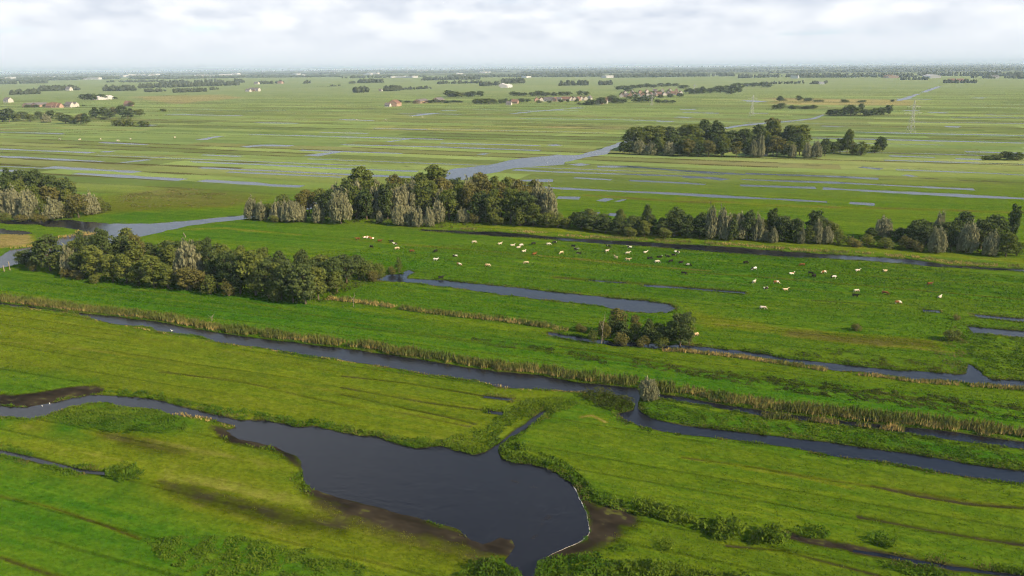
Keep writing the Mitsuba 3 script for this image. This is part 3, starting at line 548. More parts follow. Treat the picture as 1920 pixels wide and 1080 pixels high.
herbs('bank_plants', 'big dark green clump right of the foam line, second from the muddy ditch', [(26.6,87.8),(29.1,89.3),(31.4,88),(31.7,85.6),(29.8,84),(27.3,85.4)], 1.6, 26, 61, size=0.55, patch=2.6, thr=-0.8)
herbs('bank_plants', 'dark leafy clump midway along the right bank of the pond', [(16.8,92.8),(19.9,94.8),(22.3,92.7),(25.6,90.4),(25.9,88.7),(21.6,89.4)], 1.4, 26, 62, size=0.55, patch=2.6, thr=-0.6)
herbs('bank_plants', 'leafy green clump at the bottom edge right of the pond', [(3.1,80.6),(6.7,82),(11.6,81.6),(20.4,80.2),(29.2,77.5),(27.9,73.2),(2.2,73.5)], 1.1, 24, 33, size=0.5, patch=2.2, thr=-0.7)
herbs('bank_plants', 'leafy green clump at the bottom edge left of the pond outlet', [(-6.8,79),(-4.9,81.1),(-1.7,81.2),(0.7,78.9),(0.8,74.5),(-7.5,74.6)], 1.1, 26, 34, size=0.5, patch=2.0, thr=-0.9)
herbs('bank_plants', 'rough dark green plants along the bottom left edge', [(-51.2,86.9),(-46.3,87.4),(-37.1,86.6),(-31.4,84.8),(-26.1,83.6),(-19.8,80.8),(-13.8,77.6),(-13.4,74.7),(-34.4,75),(-46.9,82.2)], 0.7, 20, 35, size=0.42, patch=2.6, thr=-0.3)
herbs('bank_plants', 'small green hummock at the end of the left ditch', [(-65.4,103.2),(-64.8,105.3),(-61.5,105.6),(-58.9,103.9),(-58.9,102),(-62.3,101.3)], 1.3, 26, 36, size=0.45, patch=2.0, thr=-0.9)
herbs('bank_plants', 'lush tall grass on the land below the narrow arm of the pond', [(-87.2,123.6),(-84.9,127.3),(-78.6,129),(-67.1,126.5),(-60,121.6),(-58.4,117.8),(-68.5,117),(-80.8,120.3)], 0.9, 20, 37, size=0.45, patch=3.2, thr=-0.45)
herbs('bank_plants', 'small round tussock on the mud right of the pond', [(19.5,84.6),(21.2,85.5),(21.8,84.4),(21.1,82.8),(19.5,82.8)], 0.9, 26, 38, size=0.4, patch=1.6, thr=-0.9)
herbs('bank_plants', 'low bright tussock on the mud below the foam line', [(12.9,83.6),(14.1,84.7),(15.3,83.8),(14.5,82.7),(13.1,82.5)], 0.5, 26, 39, size=0.35, patch=1.6, thr=-0.9)
herbs('bank_plants', 'green hummock beside the dark muddy ditch', [(47.4,84.8),(49.7,85.9),(52.2,85.1),(49.8,82.5),(47.6,83.6)], 0.9, 24, 40, size=0.45, patch=2.0, thr=-0.9)
herbs('bank_plants', 'pale herbs at the head of the dark muddy ditch', [(38.7,86.7),(41.4,87.9),(43.5,86.6),(42.4,84.9),(39,85.5)], 0.8, 24, 41, size=0.45, patch=2.0, thr=-0.8)
herbs('bank_plants', 'low green strip of plants along the near side of the muddy ditch', [(47.9,80.6),(51,80.6),(56.2,77.6),(60.9,74.6),(54.5,74.7),(47.4,79)], 0.7, 20, 42, size=0.42, patch=2.0, thr=-0.5)
herbs('bank_plants', 'dense dark green growth on the island between the two canal arms', [(24.6,129.2),(28.6,128.6),(34,125.5),(44.8,121.3),(57,118),(68.8,115),(86.4,108),(83,103),(71.5,106.5),(58.9,111),(48.2,114.6),(36.7,117.8),(28.6,120.4),(25,122.8)], 0.75, 14, 43, 'herb_mat', 0.42, 2.0, -0.3)
herbs('bank_plants', 'brown olive plants edging the island between the canal arms', [(24.9,122.4),(28.6,120.4),(36.7,117.8),(48.2,114.6),(58.9,111),(71.5,106.5),(82.8,102.7),(81.9,101.4),(70.8,105.3),(58.3,109.7),(47.7,113.4),(36.3,116.6),(28.4,119.4)], 0.6, 12, 44, 'leaf_autumn', 0.34, 1.3, -0.2)
herbs('bank_plants', 'rounded olive reed mound at the fork of the canal', [(12.8,130.6),(15.7,133),(20,133.2),(22.7,130.4),(23.3,127.6),(22.4,125.3),(19.7,123.6),(15.9,125.9)], 1.2, 24, 45, 'rough_mat', 0.42, 2.0, -0.9)
herbs('bank_plants', 'rough plants along the small channel between pond and canal', [(-4.6,118.8),(2.4,129.7),(10.2,130.7),(13,127.1),(8.2,123.8),(4.6,119.6),(-1.2,111),(2.6,118.7),(5.8,125.4),(3.8,125),(-2.1,116.3)], 0.7, 20, 46, 'herb_mat', 0.42, 2.0, -0.6)
herbs('bank_plants', 'dark tussocks in a broken row across the far meadow', [(-10.3,163.5),(4.8,158.5),(16.6,153),(33.9,144.1),(32.3,141.9),(14,149.6),(-0.1,156.3),(-10.1,160.6)], 0.55, 16, 47, 'rough_mat', 0.4, 2.2, -0.05)
herbs('bank_plants', 'dark rough herbs in a long band across the right meadow', [(25.8,150.2),(38.6,144.6),(56.7,138),(77.5,131.6),(99.5,124.1),(95.1,117.8),(73.9,124.7),(56.2,130.9),(40.4,138.4),(27.2,144.8)], 0.75, 16, 48, 'rough_mat', 0.42, 2.4, -0.12)
herbs('bank_plants', 'rough tall vegetation at the right end of the middle ditch', [(104.7,162.2),(114.9,166.3),(127.1,163.4),(108.4,136.8),(100.5,139.7),(99.9,146),(102,155.4)], 0.8, 9, 49, 'herb_mat', 0.5, 2.6, -0.1)
herbs('bank_plants', 'brown rough growth around the ditch end on the right', [(96.6,158.9),(108.6,168.8),(106.4,158.6),(96.5,143.2),(92.4,141),(93.3,150.8)], 0.8, 8, 50, 'leaf_autumn', 0.4, 2.0, -0.05)
herbs('bank_plants', 'dark grass lumps on the lower right meadow edge of the pasture', [(63.4,156.4),(77.2,154.4),(93.7,143.2),(90.2,141.1),(73.1,145.2),(61.3,150.6)], 0.45, 13, 51, 'rough_mat', 0.4, 2.4, -0.05)
herbs('bank_plants', 'brown marsh plants on the point beyond the left river', [(-204.8,368.1),(-184.1,400.9),(-140,375.7),(-131.7,345),(-171.1,332.2)], 0.9, 1.6, 52, 'leaf_autumn', 0.9, 9, 0.0)
herbs('bank_plants', 'undergrowth at the foot of the near left row of trees', [(-161.2,237.9),(-148.5,228.7),(-123.7,214.5),(-103.3,205.5),(-84.3,204.9),(-58.8,191.5),(-51.8,193.2),(-42,212.9),(-55.7,230.7),(-98,232.2),(-137.5,240.5)], 1.3, 2.2, 53, 'rough_mat', 0.7, 4, -0.3)
herbs('bank_plants', 'undergrowth at the foot of the wood by the river bend', [(-113.7,314.5),(-89.6,303.2),(-57.1,297.3),(-29.8,288.8),(0.2,293.7),(21.4,284.5),(22.5,300.2),(-14.1,325.6),(-63.3,332),(-100.8,326.1)], 1.5, 1.2, 54, 'rough_mat', 0.9, 6, -0.3)
herbs('bank_plants', 'undergrowth along the foot of the right hedgerow', [(24.7,286.4),(49.2,273.7),(86.8,263.2),(114.2,253.7),(135.6,243.4),(167.5,236.3),(173.2,245),(144.6,260.8),(109.5,271.2),(51.2,285.2)], 1.6, 1.5, 55, 'rough_mat', 0.9, 6, -0.3)

# short grass tufts over the near meadows, coloured as the ground under them
rng = np.random.default_rng(99)
n = 380000
rr = 78 + (260 - 78) * rng.random(n) ** 1.15
aa = (rng.random(n) * 2 - 1) * math.radians(40)
P = np.stack([np.sin(aa) * rr, np.cos(aa) * rr], 1)
P = P[~shapely.contains_xy(WATER, P[:, 0], P[:, 1])]
gi = GT.query(P)[1]
keep = (vv[gi] < 0.38 + 0.6 * np.clip(n2(P, 1.4, 911) + 0.5 * n2(P, 5, 912) - 0.15, 0, 1)) & (n2(P, 2.3, 901) + 0.6 * n2(P, 9, 902) > -0.5)
P, gi = P[keep], gi[keep]
dn = np.clip(np.linalg.norm(P, axis=1) / 120, 1, 2)
h = (0.10 + 0.15 * rng.random(len(P))) * dn
v, f = blades_mesh(P, h, h * 0.55, 0.5, rng)
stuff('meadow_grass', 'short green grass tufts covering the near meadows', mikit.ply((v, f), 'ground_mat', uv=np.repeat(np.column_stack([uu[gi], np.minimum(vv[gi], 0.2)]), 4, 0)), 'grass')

# ragged plants on every near bank
rng = np.random.default_rng(123)
rn = rim[np.linalg.norm(rim, axis=1) < 300]
for nm, lab, mat, sd, rep, hh in (('bank_fringe', 'ragged green plants fringing the banks of pond, canal and ditches', 'herb_mat', 1, 34, 0.55), ('bank_fringe', 'brownish dead stalks mixed along the banks of pond, canal and ditches', 'leaf_autumn', 2, 16, 0.5)):
    P = np.repeat(rn, rep, 0) + rng.normal(0, 0.75, (len(rn) * rep, 2))
    P = P[~shapely.contains_xy(WATER, P[:, 0], P[:, 1])]
    gi = GT.query(P)[1]
    P = P[(vv[gi] < 0.62) & (n2(P, 2.4, 700 + sd) * 0.6 + n2(P, 7, 710 + sd) * 0.6 > -0.12 + 0.1 * sd)]
    h = hh * (0.4 + 0.5 * rng.random(len(P)) + 0.7 * np.clip(n2(P, 1.5, 720 + sd), 0, 1))
    stuff(nm, lab, mikit.ply(blades_mesh(P, h, 0.10 + 0.14 * rng.random(len(P)), 0.45, rng), mat), 'plants')
fw = densify([(-5.4,103.4),(-2,101.9),(0.5,100.5),(3.8,98.5),(5.3,96.7),(5.7,93.6),(4.7,90.7),(3.3,87.8),(2.6,86.3)], 0.05)
P = fw + rng.normal(0, 0.22, fw.shape) * (0.5 + np.abs(n2(fw, 3, 5)))[:, None]
P = P[n2(P, 1.6, 6) + 0.5 * n2(P, 5, 7) > 0.05]
A = rng.random(len(P)) * math.tau
D, W = np.column_stack([np.cos(A), np.sin(A), 0 * A]), np.column_stack([-np.sin(A), np.cos(A), 0 * A])
L = 0.08 + 0.12 * rng.random(len(P))
stuff('floating_weed', 'faint curved line of brown weed floating in the pond', mikit.ply(kites(np.column_stack([P, WATER_Z + 0.02 + 0.015 * rng.random(len(P))]), D, W, L, L * 0.7), 'weed_brown'), 'weed')

# white foam along the pond's lee shore
fl = densify([(9,99.9),(9.7,97.5),(10.2,94.6),(10.7,91.5),(10.8,89.2),(10.3,87.1),(9.1,85.2),(7.7,84.3),(5.9,83.3),(4.3,82.2)], 0.25)
best = rim_tree.query(fl)[1]
fl = rim[best]
fl = fl[np.concatenate([[True], np.linalg.norm(np.diff(fl, axis=0), axis=1) > 0.05])]
fl = densify(fl, 0.2)
fl = np.stack([np.convolve(np.pad(fl[:, k], 4, 'edge'), np.ones(9) / 9, 'valid') for k in (0, 1)], 1)
d = unit(np.gradient(fl, axis=0))
nr = np.stack([-d[:, 1], d[:, 0]], 1)
wd = (0.03 + 0.09 * np.clip(0.35 + 1.2 * n2(fl, 0.7, 77), 0, 1))[:, None] * np.clip(np.minimum(np.arange(len(fl)) / 10, (len(fl) - 1 - np.arange(len(fl))) / 60), 0, 1)[:, None]
m = np.stack([np.column_stack([fl - nr * wd, np.full(len(fl), -0.085)]), np.column_stack([fl, np.full(len(fl), -0.045)]), np.column_stack([fl + nr * wd, np.full(len(fl), -0.085)])], 1).reshape(-1, 3)
i = np.arange(len(fl) - 1)[:, None] * 3
stuff('foam', 'thin white line of foam along the lee shore of the pond', mikit.ply((m, np.vstack([i + [[0, 1, 4, 3]], i + [[1, 2, 5, 4]]])), 'foam_mat'), 'foam')

# ---------------------------------------------------------------- trees: unit height, crown radius 0.3 before scaling


def cyl(a, b, ra, rb, n=6):
    a, b = np.asarray(a, float), np.asarray(b, float)
    t = unit(b - a)
    x = unit(np.cross(t, [0.3, 0.9, 0.2]))
    y = np.cross(t, x)
    ang = np.arange(n) * math.tau / n
    ring = np.cos(ang)[:, None] * x + np.sin(ang)[:, None] * y
    v = np.vstack([a + ra * ring, b + rb * ring, [b]])
    i = np.arange(n)
    j = (i + 1) % n
    f = np.vstack([np.stack([i, j, n + j], 1), np.stack([i, n + j, n + i], 1), np.stack([n + i, n + j, np.full(n, 2 * n)], 1)])
    return v, f


def join(parts):
    v, f, at = [], [], 0
    for a, b in parts:
        v.append(a)
        b = np.asarray(b)
        if b.shape[1] == 4:
            b = np.vstack([b[:, [0, 1, 2]], b[:, [0, 2, 3]]])
        f.append(b + at)
        at += len(a)
    return np.vstack(v), np.vstack(f)


def make_tree(kind, seed, nleaf):
    rng = np.random.default_rng(seed)
    lobes = []
    if kind in 'adpo':
        z0, z1, R = {'a': (0.20, 0.88, 0.22), 'd': (0.16, 0.86, 0.24), 'p': (0.22, 0.90, 0.21), 'o': (0.22, 0.88, 0.24)}[kind]
        for i in range(26):
            t = (i + rng.random()) / 26
            z = z0 + (z1 - z0) * t
            prof = math.sin(math.pi * (0.16 + 0.74 * t)) ** 0.7 if seed % 10 != 3 else 1.08 * (1 - t) ** 0.62 * min(1, 0.55 + 2.5 * t)
            a = i * 2.4 + rng.random()
            q = R * prof * (0.35 + 0.65 * rng.random() ** 0.6)
            s = 0.06 + 0.075 * rng.random() ** 1.5 * prof
            lobes.append(((math.cos(a) * q, math.sin(a) * q, z), (s * 1.15, s * 1.15, s * 0.85)))
        lobes.append(((0, 0, 0.55), (0.14, 0.14, 0.26)))
    elif kind == 'w':
        for i in range(20):
            a = i * 2.4 + rng.random() * 0.6
            q = 0.235 * math.sqrt((i + 0.3) / 20)
            hh = (0.97 - 0.9 * (q / 0.24) ** 2 * 0.42) * (0.70 + 0.38 * rng.random())
            s = 0.052 + 0.026 * rng.random()
            lobes.append(((math.cos(a) * q, math.sin(a) * q, hh * 0.60), (s, s, hh * 0.40)))
        for i in range(8):
            a = i * 0.8 + rng.random() * 0.5
            lobes.append(((math.cos(a) * 0.2, math.sin(a) * 0.2, 0.20 + 0.08 * rng.random()), (0.085, 0.085, 0.16)))
    else:  # shrub
        for i in range(12):
            a = i * 2.4 + rng.random()
            q = 0.24 * math.sqrt(rng.random())
            z = 0.28 + 0.45 * rng.random() * (1 - (q / 0.3) ** 2)
            lobes.append(((math.cos(a) * q, math.sin(a) * q, z), (0.11, 0.11, 0.24 + 0.1 * rng.random())))
    C, S = np.array([l[0] for l in lobes]), np.array([l[1] for l in lobes])
    wgt = S.prod(1) ** (2 / 3)
    k = rng.choice(len(C), nleaf * 2, p=wgt / wgt.sum())
    d = unit(rng.normal(0, 1, (len(k), 3)))
    d[:, 2] = np.where(rng.random(len(k)) < 0.25, d[:, 2], np.abs(d[:, 2]) * np.sign(d[:, 2] + 0.45))
    rad = 0.62 + 0.62 * rng.random(len(k)) ** 1.5 + 0.3 * (meshkit.noise(d * 2.5 + k[:, None] * 7.1, seed) - 0.5)
    P = C[k] + S[k] * d * np.column_stack([rad, rad, np.minimum(rad, 1.02)])
    q = (((P[:, None] - C[None]) / S[None]) ** 2).sum(-1)
    q[np.arange(len(k)), k] = 9
    P, d = P[q.min(1) > 0.55][:nleaf], d[q.min(1) > 0.55][:nleaf]
    P[:, 2] = np.clip(P[:, 2], 0.01, None)
    n = len(P)
    N = unit(d + rng.normal(0, 0.55, (n, 3)))
    if kind == 'w':
        A = unit(np.column_stack([rng.normal(0, 0.35, n), rng.normal(0, 0.35, n), np.ones(n)]))
        N = unit(N - (N * A).sum(1)[:, None] * A)
        L, Wd = 0.075 * (0.6 + 0.8 * rng.random(n)), 0.42
    else:
        A = unit(np.cross(N, rng.normal(0, 1, (n, 3))))
        L, Wd = 0.050 * (0.6 + 0.8 * rng.random(n)), 0.75
    crown = kites(P - A * L[:, None] / 2, A, unit(np.cross(N, A)), L, L * Wd)
    parts = [cyl((0, 0, -0.02), (0.006, 0.004, 0.3), 0.022, 0.016), cyl((0.006, 0.004, 0.3), (0, 0, 0.75), 0.016, 0.005)]
    for i in range(7):
        a = i * 2.4
        z = 0.16 + 0.07 * i
        tip = np.array([math.cos(a) * 0.19, math.sin(a) * 0.19, z + 0.2])
        parts.append(cyl((0, 0, z), tip, 0.010, 0.003, 4))
    if kind in 'bn':
        parts = [cyl((0, 0, -0.02), (math.cos(a) * 0.18, math.sin(a) * 0.18, 0.6), 0.015, 0.004, 4) for a in (0.3, 1.6, 2.9, 4.1, 5.3)]
    return join(parts), crown


KINDS = {'a': ('leaf_green', 'leafy_tree', 'tree', 'green leafy tree', 2400), 'd': ('leaf_dark', 'dark_tree', 'tree', 'dark green tree', 2400), 'p': ('leaf_green', 'tall_tree', 'tree', 'tall broad green tree', 3600),
         'w': ('leaf_silver', 'willow_tree', 'tree', 'silvery grey willow', 2600), 'o': ('leaf_autumn', 'autumn_tree', 'tree', 'olive brown tree', 2000), 'b': ('leaf_green', 'shrub', 'shrub', 'green shrub', 1500), 'n': ('leaf_autumn', 'brown_shrub', 'shrub', 'tan brown shrub', 1300),
         'g': ('leaf_dark', 'willow_tree', 'tree', 'dark upright tree', 2400)}
PROTO = {}
for kd, (mat, _, _, _, nl) in KINDS.items():
    for s in range(4 if kd in 'adw' else 2):
        for lod in (0, 1):
            tm, cm = make_tree('a' if kd == 'g' else kd, 1000 + ord(kd) * 10 + s, nl if lod == 0 else 420)
            if lod:
                c0 = cm[0].reshape(-1, 4, 3)
                cen = c0.mean(1, keepdims=True)
                cm = ((cen + (c0 - cen) * 2.1).reshape(-1, 3), cm[1])
            g_ = f'proto_{kd}_{s}_{lod}'
            scene[g_] = {'type': 'shapegroup', 'trunk': mikit.ply(tm, 'bark'), 'crown': mikit.ply(cm, mat)}
            PROTO.setdefault((kd, lod), []).append(g_)


def put_tree(rng, x, y, h, r, k, label, group, lod=0):
    _, name, cat, _, _ = KINDS[k]
    if k == 'g':
        name = 'upright_tree'
    key = thing(name, label, cat, group)
    pro = PROTO[k, lod]
    z = 0.0
    scene[key] = {'type': 'instance', 'to_world': T().translate([float(x), float(y), z]).rotate([0, 0, 1], float(rng.random() * 360)).scale([float(r / 0.3), float(r / 0.3), float(h)]),
                  'shapegroup': {'type': 'ref', 'id': pro[rng.integers(len(pro))]}}


def wood(trees, where, group, seed, lod=0, extra=''):
    """Trees (x, y, height, radius, kind), told apart in their labels by kind and order from the left."""
    rng = np.random.default_rng(seed)
    count = {}
    for x, y, h, r, k in sorted(trees, key=lambda t: t[0] / t[1]):
        count[k] = count.get(k, 0) + 1
        total = sum(t[4] == k for t in trees)
        lab = f'{ordinal(count[k])} {KINDS[k][3]} from left {where}' if total > 1 else f'{KINDS[k][3]} {where}'
        put_tree(rng, x, y, h, r, k, lab, group, lod)


def fill(poly, n, h, r, kinds, seed, gap=3.0):
    rng = np.random.default_rng(seed)
    P = scatter(shapely.Polygon(poly).buffer(0), n * 12, rng)
    P = P[~shapely.contains_xy(WATER.buffer(1.5), P[:, 0], P[:, 1])]
    out = []
    for p in P:
        if all((p[0] - q[0]) ** 2 + (p[1] - q[1]) ** 2 > gap * gap for q in out) and len(out) < n:
            hh = h[0] + (h[1] - h[0]) * rng.random()
            out.append((p[0], p[1], hh, r[0] + (r[1] - r[0]) * rng.random(), kinds[rng.integers(len(kinds))]))
    return out


wood([(-160.8,234.4,6.2,3.4,'d'),(-155.1,229,4.5,1.7,'n'),(-149.4,228.8,13.2,4.5,'d'),(-157.1,235.7,7.8,3,'a'),(-143.8,226,7.4,3.4,'a'),(-139.9,223.4,11.4,2.7,'w'),(-138.7,229.7,13.8,1.9,'g'),(-135.1,220.8,8.9,2.7,'d'),(-128.6,218.1,11.7,4.1,'a'),(-131.6,229.4,15.2,2.9,'d'),(-139.7,220.9,3.5,2.2,'n'),(-134.4,218.3,3.6,2.2,'n'),(-121.6,214.4,9.4,2.8,'a'),(-127.5,233.3,11.5,4,'d'),(-121,229.7,12.9,2.4,'o'),(-118.5,232.9,9,3.3,'d'),(-116.8,213.1,10,3.2,'a'),(-111.8,210.7,8.3,3,'a'),(-106.2,208.3,10.5,3.8,'a'),(-101.9,207.6,8,3.2,'a'),(-110.4,229.3,10.3,3.1,'d'),(-106.2,226,11.2,3.1,'d'),(-96.4,210.2,15.5,4.5,'w'),(-95.1,205.2,7.8,3.4,'o'),(-91.2,204.6,6.6,2.8,'o'),(-92.1,215.7,14.7,2,'g'),(-87.3,207.7,13,3.8,'d'),(-81.8,203.2,13.4,3.6,'d'),(-78,201,12.9,3.2,'d'),(-73.1,199.3,14.4,4.4,'a'),(-68.5,196.7,12.4,3.6,'d'),(-64.7,195.6,11.4,3.6,'a'),(-60.5,192.5,12.8,3.7,'d'),(-56.7,191,12.3,3.8,'d'),(-54.1,194.8,10.5,3.3,'a'),(-57.9,206.7,9.4,3.5,'d'),(-53,206,10.2,3.8,'d'),(-49.8,211.4,9.9,3.9,'d'),(-50.6,202.2,6.9,3.1,'a'),(-47,216,8.4,2.5,'g'),(-43.8,215.3,6.7,2.9,'b'),(-40.5,215.2,5.7,2.1,'b'),(-42,212.9,4.2,1.9,'n'),(-35.6,222.3,5.6,1.2,'b'),(-37.6,221.1,2.8,1.5,'n'),(-126.4,213.4,4,1.8,'b'),(-86.6,200.8,6.5,2.3,'b'),(-80.6,199,5.7,2,'n'),(-65.3,193.6,6.3,2.2,'b')], 'in the near left tree row', 'trees of the near left row', 201)
wood(fill([(-150.8,235.4),(-132,230.1),(-104.9,219.7),(-72.6,207.2),(-56,204),(-49.5,217.8),(-66.2,218.4),(-93.2,228.7),(-119.1,239.9),(-145.2,248.1)], 26, (8, 12), (3, 4.5), 'aad', 301), 'deep inside the near left row', 'trees inside the near left row', 202)
wood([(-111.6,310.9,10.4,3.7,'w'),(-106.6,308.4,9.4,3,'w'),(-103.7,309.4,7.9,2.7,'a'),(-99.4,305.8,9.4,2.9,'w'),(-95.4,304.5,10,2.7,'w'),(-91.7,303.3,11.1,3.6,'w'),(-88.6,304.2,8.6,2.3,'w'),(-80.9,301.7,9.2,2.9,'w'),(-71,300.1,16.5,5.1,'w'),(-82.8,316.6,12.9,3.5,'a'),(-90.4,323.1,11.5,4.1,'o'),(-78,312.8,13.5,3.9,'d'),(-100,318.7,9.9,3.8,'a'),(-92.3,317.1,11.1,3.3,'o'),(-55,300.5,5.9,1.7,'w'),(-61.7,307.5,14.2,3.9,'d'),(-66.7,310,15.6,4.6,'a'),(-73,322.3,16.6,3.6,'g'),(-58.3,311.9,16.2,4.2,'w'),(-52.9,308.2,17.1,3.9,'d'),(-46.2,294.7,9.9,3.1,'w'),(-41.3,294.5,8.4,2.8,'w'),(-38,292.3,9,2.8,'w'),(-33.2,292,9,2.4,'w'),(-44.1,316,18,5.1,'w'),(-52.7,326.3,17.8,4.1,'o'),(-38.2,315.7,16.3,4.4,'d'),(-30.4,299.3,11.2,3.1,'w'),(-26.5,305.8,14.1,4.5,'a'),(-29.6,315.3,13.6,4,'w'),(-20.2,300,7,2.9,'w'),(-23,315,14.9,4.4,'a'),(-17.6,310,16.1,3.9,'o'),(-13.1,300.7,14.3,4,'d'),(-10.5,301.7,11.9,2.9,'w'),(-7.5,297.2,15.3,4.2,'a'),(-4.3,308.2,16.7,3.9,'o'),(-0.2,296.9,16.3,4.2,'a'),(5.7,294.5,15.6,4.4,'d'),(0.3,313.8,15.3,3.5,'w'),(11.4,299.6,17.3,4.4,'w'),(15.6,295.1,17.1,3.9,'w'),(8.9,291.2,10,3.7,'a'),(14.4,288.9,7.8,3.7,'b'),(18.6,287.7,6.7,3.4,'b'),(22.4,286.5,6,2.6,'b'),(3.5,291.4,7.9,3.2,'b'),(-15.3,298.7,5.2,2.9,'n'),(-6.3,294,4.9,3.1,'b'),(-99.9,303.6,3.9,2.3,'b')], 'fronting the wood by the river bend', 'front trees of the wood by the river bend', 203)
wood([(-70.1,341.8,19.3,6.8,'p'),(-35.2,340,20.1,7,'p')], 'towering over the wood by the river bend', 'tall trees of the wood by the river bend', 204)
wood(fill([(-87.3,320.5),(-59.3,309.6),(-24.6,305.7),(11.4,299.6),(17,322.8),(-14.9,345.9),(-51.2,350.8),(-77.7,342.2)], 34, (12, 17), (3.5, 5.5), 'aadow', 302, 5), 'deep inside the wood by the river bend', 'inner trees of the wood by the river bend', 205)
wood([(27.6,283.3,5.8,3.2,'d'),(31.9,280.2,7.2,3.5,'d'),(36.5,277.1,6.9,3.7,'d'),(41.2,275,7.7,3.7,'d'),(46,273.9,7.9,3.5,'d'),(51.6,273.6,13,2.9,'d'),(50.2,270,6.6,3,'a'),(56.8,270.7,8,3.4,'d'),(62,271.3,11.9,4.3,'d'),(66.1,267.6,9.7,3.4,'d'),(70.3,266.5,8.7,3.4,'d'),(73.6,264.6,15,2.4,'w'),(77.5,264.4,14.2,2.4,'w'),(79.4,263.5,11.6,2.4,'w'),(84,263.3,11.9,2.6,'w'),(86.5,262.3,12.5,2.7,'d'),(89.9,261.3,11.5,2.5,'w'),(81.2,261.7,9.3,2.5,'d'),(96.1,264.5,12.4,2.6,'g'),(92.3,260.4,5.8,1.6,'w'),(94.7,257.7,6.3,1.7,'w'),(98.7,260.1,10.5,3.3,'d'),(102.6,258.3,10,3.1,'d'),(104.3,256.5,7.2,1.7,'w'),(110.3,260.5,12.6,3.3,'d'),(109.5,255.5,10.5,1.9,'w'),(113,255.3,7.8,2.3,'w'),(106.8,256.4,7.2,2.5,'a'),(117.2,255.2,5.8,2.3,'b'),(120.7,251,3.9,2.6,'n'),(126.6,253.2,4.3,2.7,'b'),(137.6,264.6,9.2,3.4,'w'),(132.4,263,4.8,2.8,'d'),(140.5,259.2,5.5,2.9,'d'),(149.6,265.8,5.7,2.8,'w'),(146.8,252.4,7.7,2.8,'d'),(154.5,258.7,12.7,2.1,'w'),(144.6,241.6,10,3.3,'w'),(152,245.8,11.3,2.6,'d'),(155,241.9,12,3.5,'w'),(167.3,264.2,10.8,3,'d'),(162.1,245.4,12.3,4.1,'d'),(167,246.8,13,4.4,'d'),(173.9,248.1,16.3,2.4,'g'),(159.6,236.6,9.8,2.5,'w'),(164,235,9,3,'a'),(168.5,236.3,6.4,2.1,'b'),(137.9,247.9,4.9,2.8,'n'),(131,249,4,3,'b'),(139.1,243.3,4.9,2.4,'n'),(56.9,266.2,5.3,2.6,'b'),(44.4,269.4,5.1,2.8,'b')], 'in the hedgerow beyond the cows', 'trees of the hedgerow beyond the pasture', 206)
wood(fill([(25.8,286.4),(59.7,275.2),(91.8,266.5),(117,260.2),(119.9,267.1),(90.1,273.8),(61.3,282.8),(28.5,292.4)], 18, (6, 9), (3, 4.5), 'dda', 303, 4) + fill([(141.2,254.2),(157,251.9),(170.4,243.6),(178,255.2),(164.6,261.7),(145.5,262.5)], 8, (7, 10), (3, 4.5), 'dda', 304, 4), 'behind the hedgerow beyond the cows', 'trees behind the hedgerow beyond the pasture', 207)
wood([(-234,320.3,14.9,4.7,'w'),(-225,321,13.6,4.3,'w'),(-218.4,319.5,14.7,4,'w'),(-209.8,315.6,14.3,4.2,'w'),(-203.3,314.1,9.4,3,'b'),(-199.7,315.1,11,4.9,'w'),(-194.8,317.2,7.3,3.3,'n'),(-190.7,318.2,11.1,4.7,'o'),(-189,325.4,10.6,4.3,'w'),(-187.3,330.4,7.8,3.4,'b'),(-186.9,334.2,4.7,2.5,'b'),(-204.7,335.1,11.1,4.2,'a'),(-242,350.7,14.2,5.2,'d'),(-236.9,354.7,18.2,5.5,'d'),(-227,351.3,19,4.7,'d'),(-218.3,348,16.3,4.4,'d'),(-210.9,347.6,15.3,3.1,'d'),(-212,334.2,12.8,4.2,'o'),(-249.8,346.8,13.5,5.1,'d'),(-218,331.9,13,4.4,'a'),(-211.5,311,3.5,3.5,'n'),(-201.8,308.3,4.4,3.4,'n'),(-219.8,311.4,4,3.9,'b')], 'in the wood across the left river', 'trees of the wood left of the river', 208)
wood(fill([(-258.3,344.5),(-240.7,340.9),(-221.7,334.7),(-207.1,339.2),(-217.1,356.6),(-249.6,370.5),(-275.5,368.8)], 14, (13, 18), (4, 6), 'add', 305, 5), 'deep inside the wood across the left river', 'inner trees of the wood left of the river', 209)
wood([(82.1,540.4,10,3.9,'d'),(86.7,540,10.4,4.3,'d'),(93.1,536.1,12.2,5,'w'),(101.6,532.1,11,4.6,'w'),(105.4,531.8,13.6,4.6,'d'),(113.5,527.8,11.3,5,'w'),(120.9,527.2,12.7,5,'d'),(125.1,520.4,13.7,4.9,'o'),(132.5,519.9,11.1,4.1,'d'),(139.1,519.3,12.6,4.9,'o'),(147.9,518.6,11.8,4.5,'d'),(157.3,514.7,12.1,4.1,'o'),(164.8,517.3,14,3.7,'d'),(168.9,513.8,14.3,3.3,'w'),(173.6,513.4,16.8,3.3,'w'),(185.9,515.6,15.4,6.3,'o'),(194.2,508.7,10.2,2.9,'w'),(191,515.2,11.7,4.5,'d'),(202.7,505,12.2,3.3,'w'),(209,504.5,13.3,4,'w'),(219.7,516.1,13.9,4.1,'d'),(231.1,528.2,10.1,4.6,'d'),(238.4,534.4,11.4,4.6,'d'),(241.8,530.7,18.8,4.2,'a'),(242.6,524,9.7,3.8,'n'),(247,520.3,10.4,6,'b'),(269.4,538.7,12.2,4.3,'d'),(262.5,532.4,7.2,3.8,'b'),(272.6,541.9,10,3.1,'d')], 'fronting the far right wood', 'front trees of the far right wood', 210)
